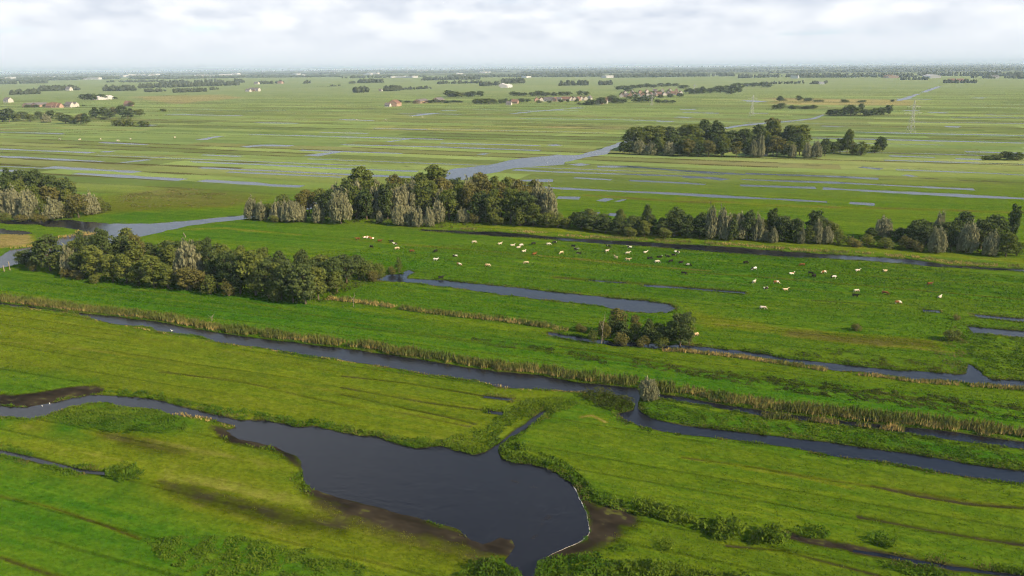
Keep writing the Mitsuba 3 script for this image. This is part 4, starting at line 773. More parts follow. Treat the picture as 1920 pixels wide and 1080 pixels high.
wood([(94.6,564.3,19.1,10.2,'a'),(107.4,563.2,19.9,11,'a'),(120.6,562.1,19.8,10.1,'d'),(134.5,560.9,21.4,10.9,'a'),(149.3,574.7,23.9,11.2,'d'),(157.2,562.6,22.6,8.9,'d'),(162.3,547.7,17.4,7.1,'d'),(173.7,550.3,18.7,7.9,'d'),(186.9,560.1,20.9,9.7,'d'),(200.3,566.4,23.5,9.8,'a'),(207.5,554.6,20.4,9.6,'d'),(213.4,546.9,21.2,8.7,'a'),(208.8,593.5,23.3,7.3,'o'),(160.3,581.6,22.9,5,'d'),(119.1,585.3,17.7,8.4,'a'),(103.2,578.8,17.2,8.3,'a')], 'at the back of the far right wood', 'tall back trees of the far right wood', 211)
wood(fill([(85.3,543.6),(131.1,529.7),(201.8,514.4),(214.2,546.8),(160.3,581.6),(96.4,575.5)], 34, (11, 17), (4, 6.5), 'adad', 306, 5), 'deep inside the far right wood', 'inner trees of the far right wood', 217)
wood([(18.9,160.2,4,1.2,'b'),(21.4,160.9,5.3,1.6,'o'),(23.4,163.6,4.8,1.5,'d'),(25.3,165,7.3,2.2,'o'),(25.8,162.1,5.1,1.9,'d'),(29.3,164.2,5.7,1.4,'o'),(28.8,161.4,4.5,1.9,'b'),(31.6,159.2,6.8,2.1,'d'),(34,158.8,5.5,2.2,'d'),(36.5,159.1,5.1,2.1,'d'),(38.7,157.7,9.1,3.1,'d'),(34.2,157.1,3.3,1.8,'b'),(25.3,158.7,3.2,1.9,'n'),(30,157.2,2.9,1.6,'n'),(40.9,158.3,6,1.6,'b'),(16.8,167.5,2.2,1.6,'n')], 'in the small clump by the strip pond', 'small clump at the end of the strip of water', 212)
wood([(26.2,129.1,5.4,2,'w')], 'standing alone at the fork of the canal', None, 213)
wood([(68.2,162.5,2.8,0.1,'b')], 'unused', None, 1) if False else None
wood([(83.2,166.4,2.2,1.3,'n'),(111.6,173.4,1.8,0.9,'n'),(102.1,158.8,3.7,1.9,'b')], 'on the pasture near the right edge', 'shrubs on the right pasture', 214)
wood([(314.6,487.4,3.8,3.5,'b'),(321.3,486.9,4.9,4.2,'b'),(328,486.4,6.3,4.6,'d'),(334.7,485.9,5.6,4.2,'b')], 'in the small thicket at the far right edge', 'thicket at the far right edge', 215)
wood([(-648.9,957.6,17.2,8.9,'d'),(-639.2,956.3,19.2,8.2,'d'),(-639.3,985.3,13,7.7,'d'),(-610.3,952.6,11.2,6.8,'a'),(-622.3,993.1,12.4,6.4,'d'),(-621.2,1013.6,12.6,7.2,'d'),(-614.7,1023.3,8.5,6.5,'a'),(-582.2,939.7,11.1,6.7,'w'),(-544.9,917.1,12.7,8.5,'d'),(-519.3,905.3,13.2,6.5,'o'),(-512.4,904.4,14.4,6.4,'d'),(-533,915.6,10.2,5.9,'b'),(-561.2,1015.9,16.1,9.4,'d'),(-554.1,1025.7,15.6,8,'d'),(-558.8,1060.1,13.2,6.8,'o'),(-546.6,1058.3,16.8,8.3,'d'),(-533.6,1056.4,12.4,8.3,'d'),(-520.7,1054.6,10.9,8.2,'a'),(-536.8,991.7,5.5,6.3,'b'),(-460.2,873.1,9.1,5.6,'b'),(-450.9,872,8.5,6.2,'b'),(-441.7,870.9,8.5,5.6,'b'),(-420.4,852.6,7.7,4.3,'d'),(-414,851.8,7.1,3.6,'b'),(-541.5,1172.9,5.7,4.6,'b'),(-637,965.5,12,7.6,'a'),(-541,1013.1,11.9,7.9,'d'),(-514.7,1009.4,11.2,8.6,'d')], 'in the distant belt at the upper left', 'distant belt at the upper left', 216, 1)


def clump(x, what, seed):
    rg = np.random.default_rng(seed)
    wood([(a + rg.normal(0, 1.5), b + rg.normal(0, 4), c * rg.uniform(0.72, 1.1), d * rg.uniform(1.0, 1.7), e) for a, b, c, d, e in x], what, what, seed, 1)


clump([(-929.9,1653.3,13.5,7,'d'),(-919.3,1651,16.9,8.2,'d'),(-906.1,1648.2,16.9,8.1,'d'),(-912,1676.3,13.7,7.1,'d'),(-909.8,1703.7,7,4.8,'d'),(-893.5,1700.1,5.8,4.8,'d'),(-680.9,1359.4,10.3,4.8,'o')], 'beside the left white barns', 220)
clump([(-868.5,1356.3,4.7,4.8,'d'),(-853.4,1353.6,5.6,5.7,'d'),(-842.2,1369.9,5.6,3.9,'d'),(-811.9,1364.5,5.6,5.8,'d'),(-781.6,1377.7,2.8,2.9,'d')], 'by the red roofed farm at the far left', 221)
clump([(-202.6,1272.5,4.4,3.6,'d'),(-214.4,1431.5,4.9,6.1,'d'),(-207.1,1430.1,3.9,5.1,'d'),(-193.6,1405.7,3.9,7,'d'),(-172.1,1360.2,5.6,6.7,'d'),(-149.7,1376.1,5.7,6.8,'d'),(-140.8,1374.3,7.5,5.8,'d'),(-128.8,1392.7,4.8,5.9,'d'),(-115.1,1369.2,6.6,5.8,'d'),(-102.8,1387.5,5.7,7.9,'d'),(-92.9,1385.5,4.8,5.9,'d')], 'by the distant brick barn', 222)
clump([(-132.9,1641.5,16.8,9.3,'d'),(-119.9,1638.4,14.5,9.3,'d'),(-107,1635.4,14.5,9.2,'a'),(-92.9,1632.1,13.4,9.2,'d'),(-78.9,1628.8,15.5,9.2,'d'),(-66.2,1655.1,16.9,9.3,'d'),(-129.3,1670.3,14.8,8.3,'d')], 'in the square distant copse', 223)
clump([(-60.5,1319.1,10,6.5,'d'),(-51.1,1317.3,11.7,7.5,'a'),(-39.8,1315.1,12.6,8.4,'a'),(-28.6,1313,12.6,7.4,'a'),(-17.7,1330.1,9.1,6.6,'d'),(-6.4,1327.9,10,5.6,'d'),(4.1,1345.7,10.1,5.7,'d'),(17.6,1363.4,8.4,5.8,'d'),(32.5,1381.3,8.5,6.8,'d')], 'left of the distant village', 224)
clump([(4,1668.5,10.2,8.2,'d'),(18.1,1665,10.2,8.2,'d'),(32.1,1661.6,9.1,7,'d'),(48.4,1657.6,10.2,8.2,'d'),(64.6,1653.6,11.3,8.2,'d'),(80.8,1649.7,11.3,9.3,'d'),(96.9,1645.8,10.1,8.1,'d'),(114.9,1672.1,9.1,8.3,'d'),(131.2,1668.1,9.1,8.2,'d'),(150.7,1663.2,11.3,7,'d'),(167.9,1658.9,10.2,8.2,'d')], 'behind the left village houses', 225)
clump([(130,1246.4,9.4,6.2,'d'),(138.7,1244.7,10.3,6.2,'d'),(151.1,1260.2,15.5,7.1,'d'),(178.3,1331.1,14.6,7.5,'d'),(184.8,1310,11.7,6.5,'d'),(192.9,1289.1,11.5,6.4,'d'),(218.5,1323.1,9.1,6.6,'d'),(231.2,1320.5,10.9,7.5,'d'),(242,1318.4,12.6,7.5,'d'),(252.7,1296.6,8,6.4,'d'),(266.9,1293.8,6.2,6.4,'d'),(279.2,1291.3,5.3,5.5,'d'),(126.5,1264.8,5.2,4.5,'b'),(115.1,1267,5.2,4.5,'b'),(50.4,1336.5,5.5,3.8,'b'),(68.2,1333,6.4,3.8,'d'),(90.9,1348.7,5.6,3.8,'d'),(104.1,1346,5.5,3.8,'d'),(119,1363.7,6.5,3.9,'d'),(64.5,1441.2,5.9,5.1,'d'),(91.1,1459,6,5.2,'d'),(119.5,1452.8,7,5.1,'d'),(140.6,1448.2,6.9,5.1,'d'),(227.4,1453.2,8.9,5.1,'d'),(246.2,1473.5,9.1,5.2,'d'),(262.2,1469.9,8,5.2,'d'),(279.7,1491.2,8.2,5.3,'d'),(297.8,1487.1,8.1,5.3,'d'),(319.1,1508.1,8.2,5.3,'d'),(343,1529.3,8.4,5.4,'d'),(240.4,1610.7,9.9,5.7,'d'),(267,1634.3,10,5.8,'d'),(292.1,1659.1,10.2,5.9,'d'),(315.7,1685.3,10.3,5.9,'d'),(340.1,1712.3,10.5,6,'d'),(362.9,1740.8,9.5,6.1,'d'),(162.9,1276.2,6.1,3.6,'d'),(179.4,1311.1,6.3,3.7,'d')], 'among the houses of the village', 226)
clump([(293.7,2049.1,13.9,11.5,'d'),(317.4,2090.9,14.2,10.3,'d'),(344.8,2133.4,13,12,'d'),(373.4,2177.6,13.3,12.3,'d'),(400.2,2224.8,13.6,11,'d'),(420.8,2217.7,10.5,10.9,'d'),(452.1,2265.5,12.3,11.2,'d'),(481.8,2316.5,14.1,11.4,'d'),(503,2308.8,11,11.4,'d'),(476.3,2090.3,11.3,11.8,'d'),(292.5,1873.4,15.3,9.2,'d')], 'behind the right village houses', 227)
clump([(401.5,1696.1,15,10.8,'d'),(417.3,1692,16.1,10.7,'d'),(432.9,1687.8,18.4,10.7,'d'),(456.9,1715.6,17.5,10.9,'d'),(481.7,1744.2,17.8,11.1,'d'),(517.3,1809.1,17.2,11.5,'d'),(536.2,1803.7,25.7,11.5,'d'),(483.9,1674.4,11.4,9.5,'d'),(522.7,1732.9,18.9,7.3,'d'),(701.5,2236.7,15.2,11,'d'),(702.8,2176.8,14.8,9.2,'d'),(704,2120,15.8,11.9,'d'),(720.1,2114.5,14.3,8.9,'d')], 'right of the distant village', 228)
clump([(382,1077.5,9.7,5.4,'d'),(389.2,1076.3,11.1,6.1,'d'),(404,1087.6,8.2,5.4,'d'),(411.3,1086.4,6,4.6,'d'),(420,1084.9,5.2,4.6,'d'),(430.1,1083.2,6,5.4,'d'),(438.8,1081.7,6.7,4.6,'d'),(468.7,1312.7,10.8,5.6,'d'),(483.4,1330.4,2.7,3.8,'b'),(503.5,1326.2,10,5.6,'d'),(510.9,1303.9,8,5.5,'d'),(519.4,1302.2,8.9,5.5,'d'),(533,1299.4,3.6,6.4,'b'),(558.1,1274.3,5.2,3.6,'d'),(557.8,1255,4.3,4.4,'b'),(581.4,1250.3,4.3,4.4,'b'),(588.7,1248.8,4.3,4.4,'b'),(637.6,1258.1,5.2,2.7,'d')], 'before the dark right copse', 229)
clump([(397,932.2,7.8,4,'d'),(403.9,931.2,8.4,4.6,'d'),(411.4,930.1,10.9,6,'d'),(420.1,928.9,14.8,6.6,'d'),(433.2,937.3,12.3,6,'d'),(436.2,926.5,9,4.6,'d'),(443.6,925.4,9.6,4.6,'d'),(455.6,934,11.6,5.3,'d'),(462.5,933,12.9,6,'d'),(472.9,942,12.4,4.7,'d'),(445.5,957,14.5,2.7,'g')], 'in the dark right copse by the river', 230)

# distant tree belts, each one mass of trees


def blob_trees(P, h, r, rng):
    base = trimesh.creation.icosphere(subdivisions=1)
    bv, bf = np.array(base.vertices), np.array(base.faces)
    V, F = [], []
    for i, p in enumerate(P):
        v = bv * (0.75 + 0.5 * meshkit.noise(bv * 1.6 + i * 3.3, i))[:, None]
        V.append(v * [r[i], r[i], h[i] * 0.55] + [p[0], p[1], h[i] * 0.5])
        F.append(bf + i * len(bv))
    return np.vstack(V), np.vstack(F)


BELTS = [  # left end, right end, depth in metres, trees, height
    ([(-1373,2081),(-1336,2154)], 120, 26, 12), ([(-1513,2442),(-1439,2532)], 120, 40, 15), ([(-1271,2371),(-1184,2398)], 200, 40, 15), ([(-1321,2680),(-1081,3050)], 260, 110, 15), ([(-949,2136),(-885,2210)], 120, 40, 10), ([(-1071,2216),(-1020,2249)], 90, 18, 9), ([(-940,2379),(-936,2433)], 60, 8, 8),
    ([(-1072,3233),(-1036,3319)], 120, 14, 13), ([(-1020,3313),(-1019,3420)], 60, 6, 14), ([(-883,3255),(-883,3361)], 60, 6, 13), ([(-670,3166),(-661,3265)], 60, 7, 10), ([(-651,3260),(-557,3328)], 150, 40, 15), ([(-410,1989),(-377,2021)], 70, 16, 13), ([(-350,2102),(-303,2135)], 110, 26, 13), ([(-310,2187),(-240,2325)], 90, 18, 8),
    ([(-279,2910),(-109,3025)], 110, 34, 11), ([(-100,2528),(-38,2650)], 90, 22, 13), ([(-33,2898),(53,2955)], 130, 28, 17), ([(164,2500),(260,2535)], 110, 30, 15), ([(294,2522),(347,2576)], 90, 16, 13), ([(820,2462),(965,2479)], 100, 22, 8), ([(1366,2386),(1445,2351)], 100, 22, 10), ([(952,2409),(1027,2453)], 80, 9, 9), ([(-645,2726),(-621,2793)], 60, 8, 6),
    ([(-2582,3848),(-2457,4044)], 300, 60, 15), ([(-3261,4865),(-3055,5342)], 500, 70, 15), ([(-3301,5703),(-2374,5410)], 500, 90, 15), ([(-1586,3442),(-1270,3647)], 300, 70, 16), ([(-2142,4038),(-1864,4049)], 260, 40, 13),
    ([(-4425,6610),(-2879,6566)], 900, 150, 16), ([(-2374,5410),(-1780,5827)], 700, 90, 16), ([(-6884,10293),(-3184,10438)], 1600, 220, 17), ([(-1870,5606),(-1281,5781)], 500, 90, 15), ([(-1079,4865),(-547,4997)], 500, 70, 15), ([(-442,3784),(-156,3941)], 260, 60, 16), ([(-379,4650),(146,4771)], 400, 90, 16),
    ([(12,4621),(575,4467)], 500, 140, 18), ([(525,4072),(812,4083)], 400, 80, 17), ([(710,4152),(1251,4211)], 500, 140, 18), ([(1058,3559),(1506,3808)], 400, 70, 16), ([(1311,3568),(1824,3402)], 320, 130, 17), ([(2051,3828),(2291,3252)], 420, 130, 17), ([(1861,3068),(2008,2848)], 200, 40, 15), ([(1492,2895),(1571,2853)], 130, 16, 11),
    ([(-2938,8820),(25,9262)], 1500, 260, 17), ([(17,6610),(2322,6856)], 1400, 300, 18), ([(1899,5606),(4005,5584)], 1400, 320, 18), ([(-14839,20898),(-6306,19782)], 3000, 240, 20), ([(-4747,14260),(445,14540)], 2600, 300, 20), ([(31,11582),(3824,10438)], 2600, 300, 20), ([(3300,9750),(6291,8614)], 2600, 320, 20), ([(-27020,38069),(62,23187)], 3500, 420, 24), ([(-1058,26985),(10822,14831)], 3500, 520, 24)]
rng = np.random.default_rng(55)
for i, (ab, depth, n, hh) in enumerate(BELTS):
    A, B = np.array(ab)
    n = int(n * (2.2 if i < 24 else 2.8))
    t = rng.random(n)
    keep = meshkit.noise(np.stack([t * 14, 0 * t + i, 0 * t], -1), 3) + 0.35 * rng.random(n) > (0.42 if i > 23 else 0.2)
    t = t[keep]
    out = unit((A + B) / 2)
    P = A + (B - A) * t[:, None] + out * (rng.random(len(t))[:, None] ** 1.5 * depth)
    h = hh * (0.42 + 0.75 * rng.random(len(t)) ** 1.3)
    big = 1 + (np.linalg.norm(A + B) / 2 > 5000) * 2.0 + (np.linalg.norm(A + B) / 2 > 9000) * 4
    r = hh * 0.36 * big * (0.55 + 0.9 * rng.random(len(t)))
    side = ('left', 'middle', 'right')[int(np.clip((((A + B) / 2)[0] / ((A + B) / 2)[1] + 0.72) / 0.48, 0, 2))]
    stuff('distant_trees', f'hazy distant belt of trees, {ordinal(i + 1)} belt, in the {side} of the far plain', mikit.ply(blob_trees(P, h, r, rng), 'leaf_far', smooth=True), 'trees')
# low wooded dunes on the horizon
dx = np.linspace(-1, 1, 60)
A, B = np.array([(-13640,25154),(-4068,29687)])
for_v, for_f = [], []
c = A + (B - A) * ((dx + 1) / 2)[:, None]
for k, off in enumerate((0, 900, 1800)):
    top = (38 + 30 * n2(c, 1500, 12)) * np.cos(dx * math.pi / 2) ** 0.6 * (0, 1, 0)[k]
    for_v.append(np.column_stack([c + unit((A + B) / 2) * off, top - 1]))
k = np.arange(59)
for_f = np.vstack([np.stack([60 * j + k, 60 * j + k + 1, 60 * j + 61 + k, 60 * j + 60 + k], 1) for j in (0, 1)])
struct('hills', mikit.ply((np.vstack(for_v), for_f), 'leaf_far', smooth=True))

# ---------------------------------------------------------------- dead trunks and posts
for p, h, lab in (([(-43,188.3)], 4.2, 'bare pale dead tree among the reeds of the middle ditch'), ([(-77.4,177.9)], 1.9, 'thin bare sapling rising from the canal reeds'), ([(20.8,159.8)], 7.5, 'pale leaning trunk in front of the small clump')):
    x, y = p[0]
    key = thing('dead_tree', lab, 'dead tree')
    scene[key] = mikit.ply(join([cyl((x, y, -0.3), (x + 0.25, y, h * 0.6), 0.10, 0.07), cyl((x + 0.25, y, h * 0.6), (x + 0.7, y + 0.1, h), 0.07, 0.02), cyl((x + 0.05, y, h * 0.45), (x - 0.7, y + 0.2, h * 0.75), 0.06, 0.02), cyl((x + 0.1, y, h * 0.62), (x + 0.9, y - 0.1, h * 0.85), 0.05, 0.02)]), 'pale_bark')
for (x, y), h, lab in (([(-163.3,229.9)][0], 3.0, 'grey wooden post at the left end of the near tree row'), ([(-163.9,228)][0], 2.2, 'short wooden post at the left edge before the river')):
    key = thing('wooden_post', lab, 'post')
    scene[key] = mikit.ply(join([cyl((x, y, -0.4), (x, y, h), 0.13, 0.12, 8), cyl((x - 0.02, y, h * 0.8), (x + 0.5, y, h * 0.82), 0.04, 0.04)]), 'old_wood')

# ---------------------------------------------------------------- cows


def figure(bones, edge=0.10, it=8):
    """One continuous body: every bone the hull of two spheres."""
    def ball(c, r):
        return m3.Manifold.sphere(r, 12).translate(list(map(float, c)))
    body = m3.Manifold.batch_boolean([m3.Manifold.batch_hull([ball(a, ra), ball(b, rb)]) for a, ra, b, rb in bones], m3.OpType.Add).refine_to_length(edge)
    m = body.to_mesh()
    t = trimesh.Trimesh(m.vert_properties[:, :3], m.tri_verts)
    trimesh.smoothing.filter_taubin(t, iterations=it)
    return t


def cow(pose):
    B = []
    if pose == 'lying':
        B += [((0.7, 0, 0.50), 0.34, (0, 0.03, 0.50), 0.42), ((0, 0.03, 0.50), 0.42, (-0.75, 0, 0.52), 0.36)]
        nk, hd, mz = (1.05, 0, 0.9), (1.25, 0, 1.08), (1.55, 0, 0.95)
        for s in (-1, 1):
            B += [((0.65, 0.22 * s, 0.3), 0.13, (1.0, 0.30 * s, 0.13), 0.09), ((1.0, 0.30 * s, 0.13), 0.09, (0.65, 0.36 * s, 0.08), 0.06), ((-0.6, 0.25 * s, 0.4), 0.22, (-0.2, 0.48 * s, 0.2), 0.13), ((-0.2, 0.48 * s, 0.2), 0.12, (-0.65, 0.5 * s, 0.08), 0.07)]
    else:
        B += [((0.72, 0, 1.02), 0.32, (0.1, 0, 0.98), 0.38), ((0.1, 0, 0.98), 0.38, (-0.45, 0, 0.98), 0.39), ((-0.45, 0, 0.98), 0.38, (-0.80, 0, 1.10), 0.29), ((0.65, 0, 0.95), 0.34, (0.78, 0, 1.12), 0.26)]
        nk, hd, mz = ((1.1, 0.02, 0.92), (1.42, 0.05, 0.46), (1.52, 0.06, 0.13)) if pose == 'grazing' else ((1.12, 0.05, 1.28), (1.34, 0.1, 1.46), (1.68, 0.16, 1.28))
        for s in (-1, 1):
            st = 0.12 * s
            B += [((0.68, 0.2 * s, 0.85), 0.16, (0.70 + st, 0.2 * s, 0.45), 0.085), ((0.70 + st, 0.2 * s, 0.45), 0.08, (0.68 + st, 0.2 * s, 0.06), 0.07),
                  ((-0.72, 0.2 * s, 0.95), 0.24, (-0.60 - st, 0.22 * s, 0.66), 0.13), ((-0.60 - st, 0.22 * s, 0.66), 0.12, (-0.82 - st, 0.22 * s, 0.45), 0.075), ((-0.82 - st, 0.22 * s, 0.45), 0.07, (-0.78 - st, 0.22 * s, 0.06), 0.07)]
        B += [((-0.45, 0, 0.66), 0.17, (-0.55, 0, 0.70), 0.16), ((-1.05, 0, 1.2), 0.05, (-1.14, 0, 0.55), 0.045)]
    B += [((0.8, 0, 1.05 if pose != 'lying' else 0.6), 0.26, nk, 0.18), (nk, 0.17, hd, 0.145), (hd, 0.145, mz, 0.09)]
    h = np.array(hd)
    for s in (-1, 1):
        B += [(h + [-0.05, 0.1 * s, 0.08], 0.05, h + [-0.08, 0.27 * s, 0.06], 0.045)]
    return figure(B)


COWS = {p: cow(p) for p in ('grazing', 'standing', 'lying')}
COAT = {'w': ('cow_white', 'white cow', 'white'), 'k': ('cow_black', 'black cow', 'black'), 'p': ('cow_pied', 'black and white cow', 'black and white'), 'b': ('cow_brown', 'brown cow', 'brown'), 'r': ('cow_red', 'brown and white cow', 'brown and white'), 'c': ('cow_cream', 'cream cow', 'cream')}
herd = [(-57.9,269.2,2.1,0.1,'b'),(-56,272.7,1.2,0.1,'r'),(-54.2,270.8,1.7,0.1,'r'),(-52.8,270.7,1.7,0.1,'r'),(-49,265.3,2.8,0.1,'b'),(-44.5,264.2,3,0.1,'k'),(-42.7,261.6,3.6,0.1,'p'),(-50.5,256.2,4.9,0.1,'k'),(-40.9,253.4,5.4,0.1,'c'),(-35.1,249.2,6.3,0.1,'b'),(-26.6,248.9,6.3,0.1,'k'),(-19.4,242.6,7.6,0.1,'p'),(-25.5,237.1,8.9,0.1,'p'),(-17.2,230.6,10.3,0.1,'r'),(-7.9,229,10.6,0.1,'c'),(-13.8,262.1,3.2,0.1,'w'),(-4.3,260.1,3.6,0.1,'w'),(0.3,257.4,4.1,0.1,'w'),(2.4,254.1,4.9,0.1,'w'),(3.4,256.5,4.3,0.1,'w'),(4.2,248.5,6.1,0.1,'w'),(7.9,258.8,3.8,0.1,'k'),(13.3,257.7,3.9,0.1,'w'),(15.7,260.1,3.4,0.1,'k'),(7.8,244.6,7,0.1,'b'),(17.2,245,6.8,0.1,'c'),(22,254.1,4.7,0.1,'k'),(22.6,249.3,5.7,0.1,'p'),(23.1,244.7,6.8,0.1,'k'),(4.8,231.9,9.8,0.1,'c'),(34.4,253.6,4.7,0.1,'k'),(33.1,246.6,6.2,0.1,'w'),(41.7,251.7,5,0.1,'p'),(39.8,243.3,6.9,0.1,'w'),(46.2,245.3,6.4,0.1,'w'),(35,237.7,8.2,0.1,'c'),(38.5,234.7,8.9,0.1,'c'),(45.9,235.9,8.5,0.1,'k'),(47.6,231.7,9.5,0.1,'w'),(49.7,238.6,7.9,0.1,'k'),(52.7,239.2,7.7,0.1,'k'),(54.8,239.8,7.6,0.1,'k'),(56.7,244.2,6.6,0.1,'p'),(52.3,232.2,9.3,0.1,'k'),(55.4,231.4,9.5,0.1,'k'),(53.1,217.3,12.6,0.1,'k'),(56.8,227.3,10.4,0.1,'k'),(75.9,229.3,9.7,0.1,'k'),(76.4,222.1,11.3,0.1,'p'),(71.7,207.4,14.7,0.1,'w'),(73.2,201.4,16,0.1,'p'),(77.9,206.7,14.8,0.1,'r'),(78.3,200.2,16.3,0.1,'c'),(86.2,216.8,12.4,0.1,'r'),(93,226,10.3,0.1,'b'),(91.8,216,12.6,0.1,'k'),(91.6,213,13.2,0.1,'k'),(96.3,217.1,12.3,0.1,'r'),(97,211.7,13.5,0.1,'p'),(107.8,219.7,11.6,0.1,'w'),(116.1,218.8,11.7,0.1,'c'),(121.5,203.6,15.1,0.1,'b'),(97.4,197.5,16.7,0.1,'w'),(95.1,193.1,17.7,0.1,'k'),(104.4,195.3,17.1,0.1,'b'),(103.6,186.6,19.1,0.1,'r'),(117.9,191.9,17.7,0.1,'w'),(66.2,183.2,20.2,0.1,'w'),(-21.7,215.1,13.9,0.1,'k'),(43.7,163.5,24.8,0.1,'c')]
rng = np.random.default_rng(41)
cnt = {}
for x, y, _, _, c in sorted(herd, key=lambda t: t[0] / t[1]):
    pose = ('grazing', 'grazing', 'grazing', 'standing', 'standing', 'lying')[rng.integers(6)]
    mat, nm, col = COAT[c]
    cnt[c] = cnt.get(c, 0) + 1
    key = thing('cow', f'{ordinal(cnt[c])} {nm} from the left, {pose} on the green pasture', 'cow', 'cows on the pasture')
    ang = float(rng.normal(0, 28) + (180 if rng.random() < 0.4 else 0))
    if c == 'w':
        ang = float(rng.normal(20, 20))
    scene[key] = {**mikit.ply(COWS[pose], mat, smooth=True), 'to_world': T().translate([x, y, -0.03]).rotate([0, 0, 1], ang).scale(0.74)}
for i, (x, y, _, _, c) in enumerate([(-424.4,700.3,3.5,0.3,'w'),(-383.6,696.3,3.4,0.2,'w'),(-358.5,678.6,4.8,0.2,'w'),(-318.3,705.8,2,0.3,'w'),(-191.8,935.2,-19.6,0.3,'w'),(-153.5,920.7,-18.7,0.3,'w'),(-127.8,976.4,-23.9,0.3,'w'),(-113.2,964,-22.9,0.3,'w'),(-401.1,692.8,3.9,0.2,'w'),(-354.2,693.4,3.4,0.2,'w')]):
    key = thing('cow', f'tiny pale cow on the distant plain at the left, {ordinal(i + 1)} of the distant ones', 'cow', 'cows on the distant plain')
    scene[key] = {**mikit.ply(COWS['grazing'], 'cow_white', smooth=True), 'to_world': T().translate([x, y, 0]).rotate([0, 0, 1], float(rng.random() * 360)).scale(1.0)}

# ---------------------------------------------------------------- birds


def bird(s):
    return figure([((-0.35, 0, 0.22), 0.10, (0.15, 0, 0.22), 0.18), ((0.15, 0, 0.22), 0.16, (0.3, 0, 0.35), 0.08), ((0.3, 0, 0.35), 0.07, (0.33, 0, 0.72), 0.05), ((0.33, 0, 0.72), 0.06, (0.5, 0, 0.70), 0.035), ((-0.35, 0, 0.22), 0.09, (-0.6, 0, 0.3), 0.03)], 0.06, 5)


BIRD = bird(1)
for (x, y), z, lab in (([(-84.6,171)][0], WATER_Z - 0.1, 'white swan floating on the straight canal'), ([(-91,129.1)][0], -0.4, 'left white goose on the mud by the pond arm'), ([(-90.1,130)][0], -0.36, 'right white goose on the mud by the pond arm')):
    key = thing('bird', lab, 'bird')
    scene[key] = {**mikit.ply(BIRD, 'bird_white', smooth=True), 'to_world': T().translate([x, y, z]).rotate([0, 0, 1], 160).scale(0.7)}

# ---------------------------------------------------------------- houses and farm buildings


def box(x0, x1, y0, y1, z0, z1):
    v = np.array([[x, y, z] for z in (z0, z1) for x, y in ((x0, y0), (x1, y0), (x1, y1), (x0, y1))], float)
    return v, np.array([[0, 3, 2, 1], [4, 5, 6, 7], [0, 1, 5, 4], [1, 2, 6, 5], [2, 3, 7, 6], [3, 0, 4, 7]])


def gable(w, l, e, h):
    """Walls of a gabled house: width w across the ridge, length l, eaves e, ridge h."""
    pr = shapely.Polygon([(-w / 2, -0.3), (w / 2, -0.3), (w / 2, e), (0, h), (-w / 2, e)])
    m = trimesh.creation.extrude_polygon(pr, l, engine='earcut')
    v = np.array(m.vertices)
    return np.column_stack([v[:, 0], v[:, 2] - l / 2, v[:, 1]]), np.array(m.faces)[:, ::-1]


def roof(w, l, e, h):
    o, t = 0.5, 0.3
    k = (h - e) / (w / 2)
    pr = shapely.Polygon([(-w / 2 - o, e - o * k + 0.02), (0, h + 0.02), (w / 2 + o, e - o * k + 0.02), (w / 2 + o, e - o * k + t), (0, h + t), (-w / 2 - o, e - o * k + t)])
    m = trimesh.creation.extrude_polygon(pr, l + 0.8, engine='earcut')
    v = np.array(m.vertices)
    return np.column_stack([v[:, 0], v[:, 2] - l / 2 - 0.4, v[:, 1]]), np.array(m.faces)[:, ::-1]


HP = {}


def house(name, p, ang, w, l, e, h, wall, rf, label, cat, group=None, chimney=True):
    key = thing(name, label, cat, group)
    tw = T().translate([p[0], p[1], 0]).rotate([0, 0, 1], float(ang))
    kk = (w, l, e, h, wall, rf)
    if kk not in HP:
        wins = [box(s * (w / 2 + 0.02) - 0.05, s * (w / 2 + 0.02) + 0.05, -l * 0.3 + j * l * 0.3 - 0.6, -l * 0.3 + j * l * 0.3 + 0.6, 0.9, 2.1) for s in (-1, 1) for j in range(3)]
        HP[kk] = (mikit.ply(gable(w, l, e, h), wall), mikit.ply(roof(w, l, e, h), rf), mikit.ply(box(-0.4, 0.4, l * 0.25, l * 0.25 + 0.7, h - 0.6, h + 1.1), 'brick'), [mikit.ply(b_, 'dark_glass') for b_ in wins])
    a_, b_, c_, wn = HP[kk]
    scene[key + '__wall'] = {**a_, 'to_world': tw}
    scene[key + '__roof'] = {**b_, 'to_world': tw}
    if chimney:
        scene[key + '__roof__chimney'] = {**c_, 'to_world': tw}
        for j, w_ in enumerate(wn):
            scene[key + '__window' + (f'_{j:03d}' if j else '')] = {**w_, 'to_world': tw}


rng = np.random.default_rng(77)
rows = [([(49,1399),(57,1398),(67,1396),(75,1394),(83,1392),(90,1391),(100,1411),(106,1410),(113,1408),(119,1407),(126,1406),(134,1426),(142,1425),(152,1446)], 'the front village row'), ([(147,1261),(154,1278),(162,1295),(175,1352),(187,1393)], 'the near village corner'),
        ([(230,1556),(239,1554),(246,1552),(260,1577),(269,1575),(276,1573),(285,1571),(297,1597),(306,1595),(320,1621),(330,1619),(344,1646),(354,1643),(363,1641),(376,1670)], 'the back village row'), ([(258,1700),(279,1729),(302,1757),(323,1788),(348,1818),(372,1850),(390,1846),(404,1841)], 'the rearmost village row')]
for pts, where in rows:
    for i, p in enumerate(pts):
        wall = 'plaster' if rng.random() < 0.55 else 'brick'
        rf = 'tile_red' if rng.random() < 0.72 else 'tile_grey'
        house('house', p, rng.choice([70, 10, -15, 5, -25]), 8.0, 10.0, 3.6, 7.4, wall, rf, f"{'white' if wall == 'plaster' else 'brick'} house with {'red' if rf == 'tile_red' else 'grey'} roof, {ordinal(i + 1)} in {where}", 'house', 'houses of the distant village')
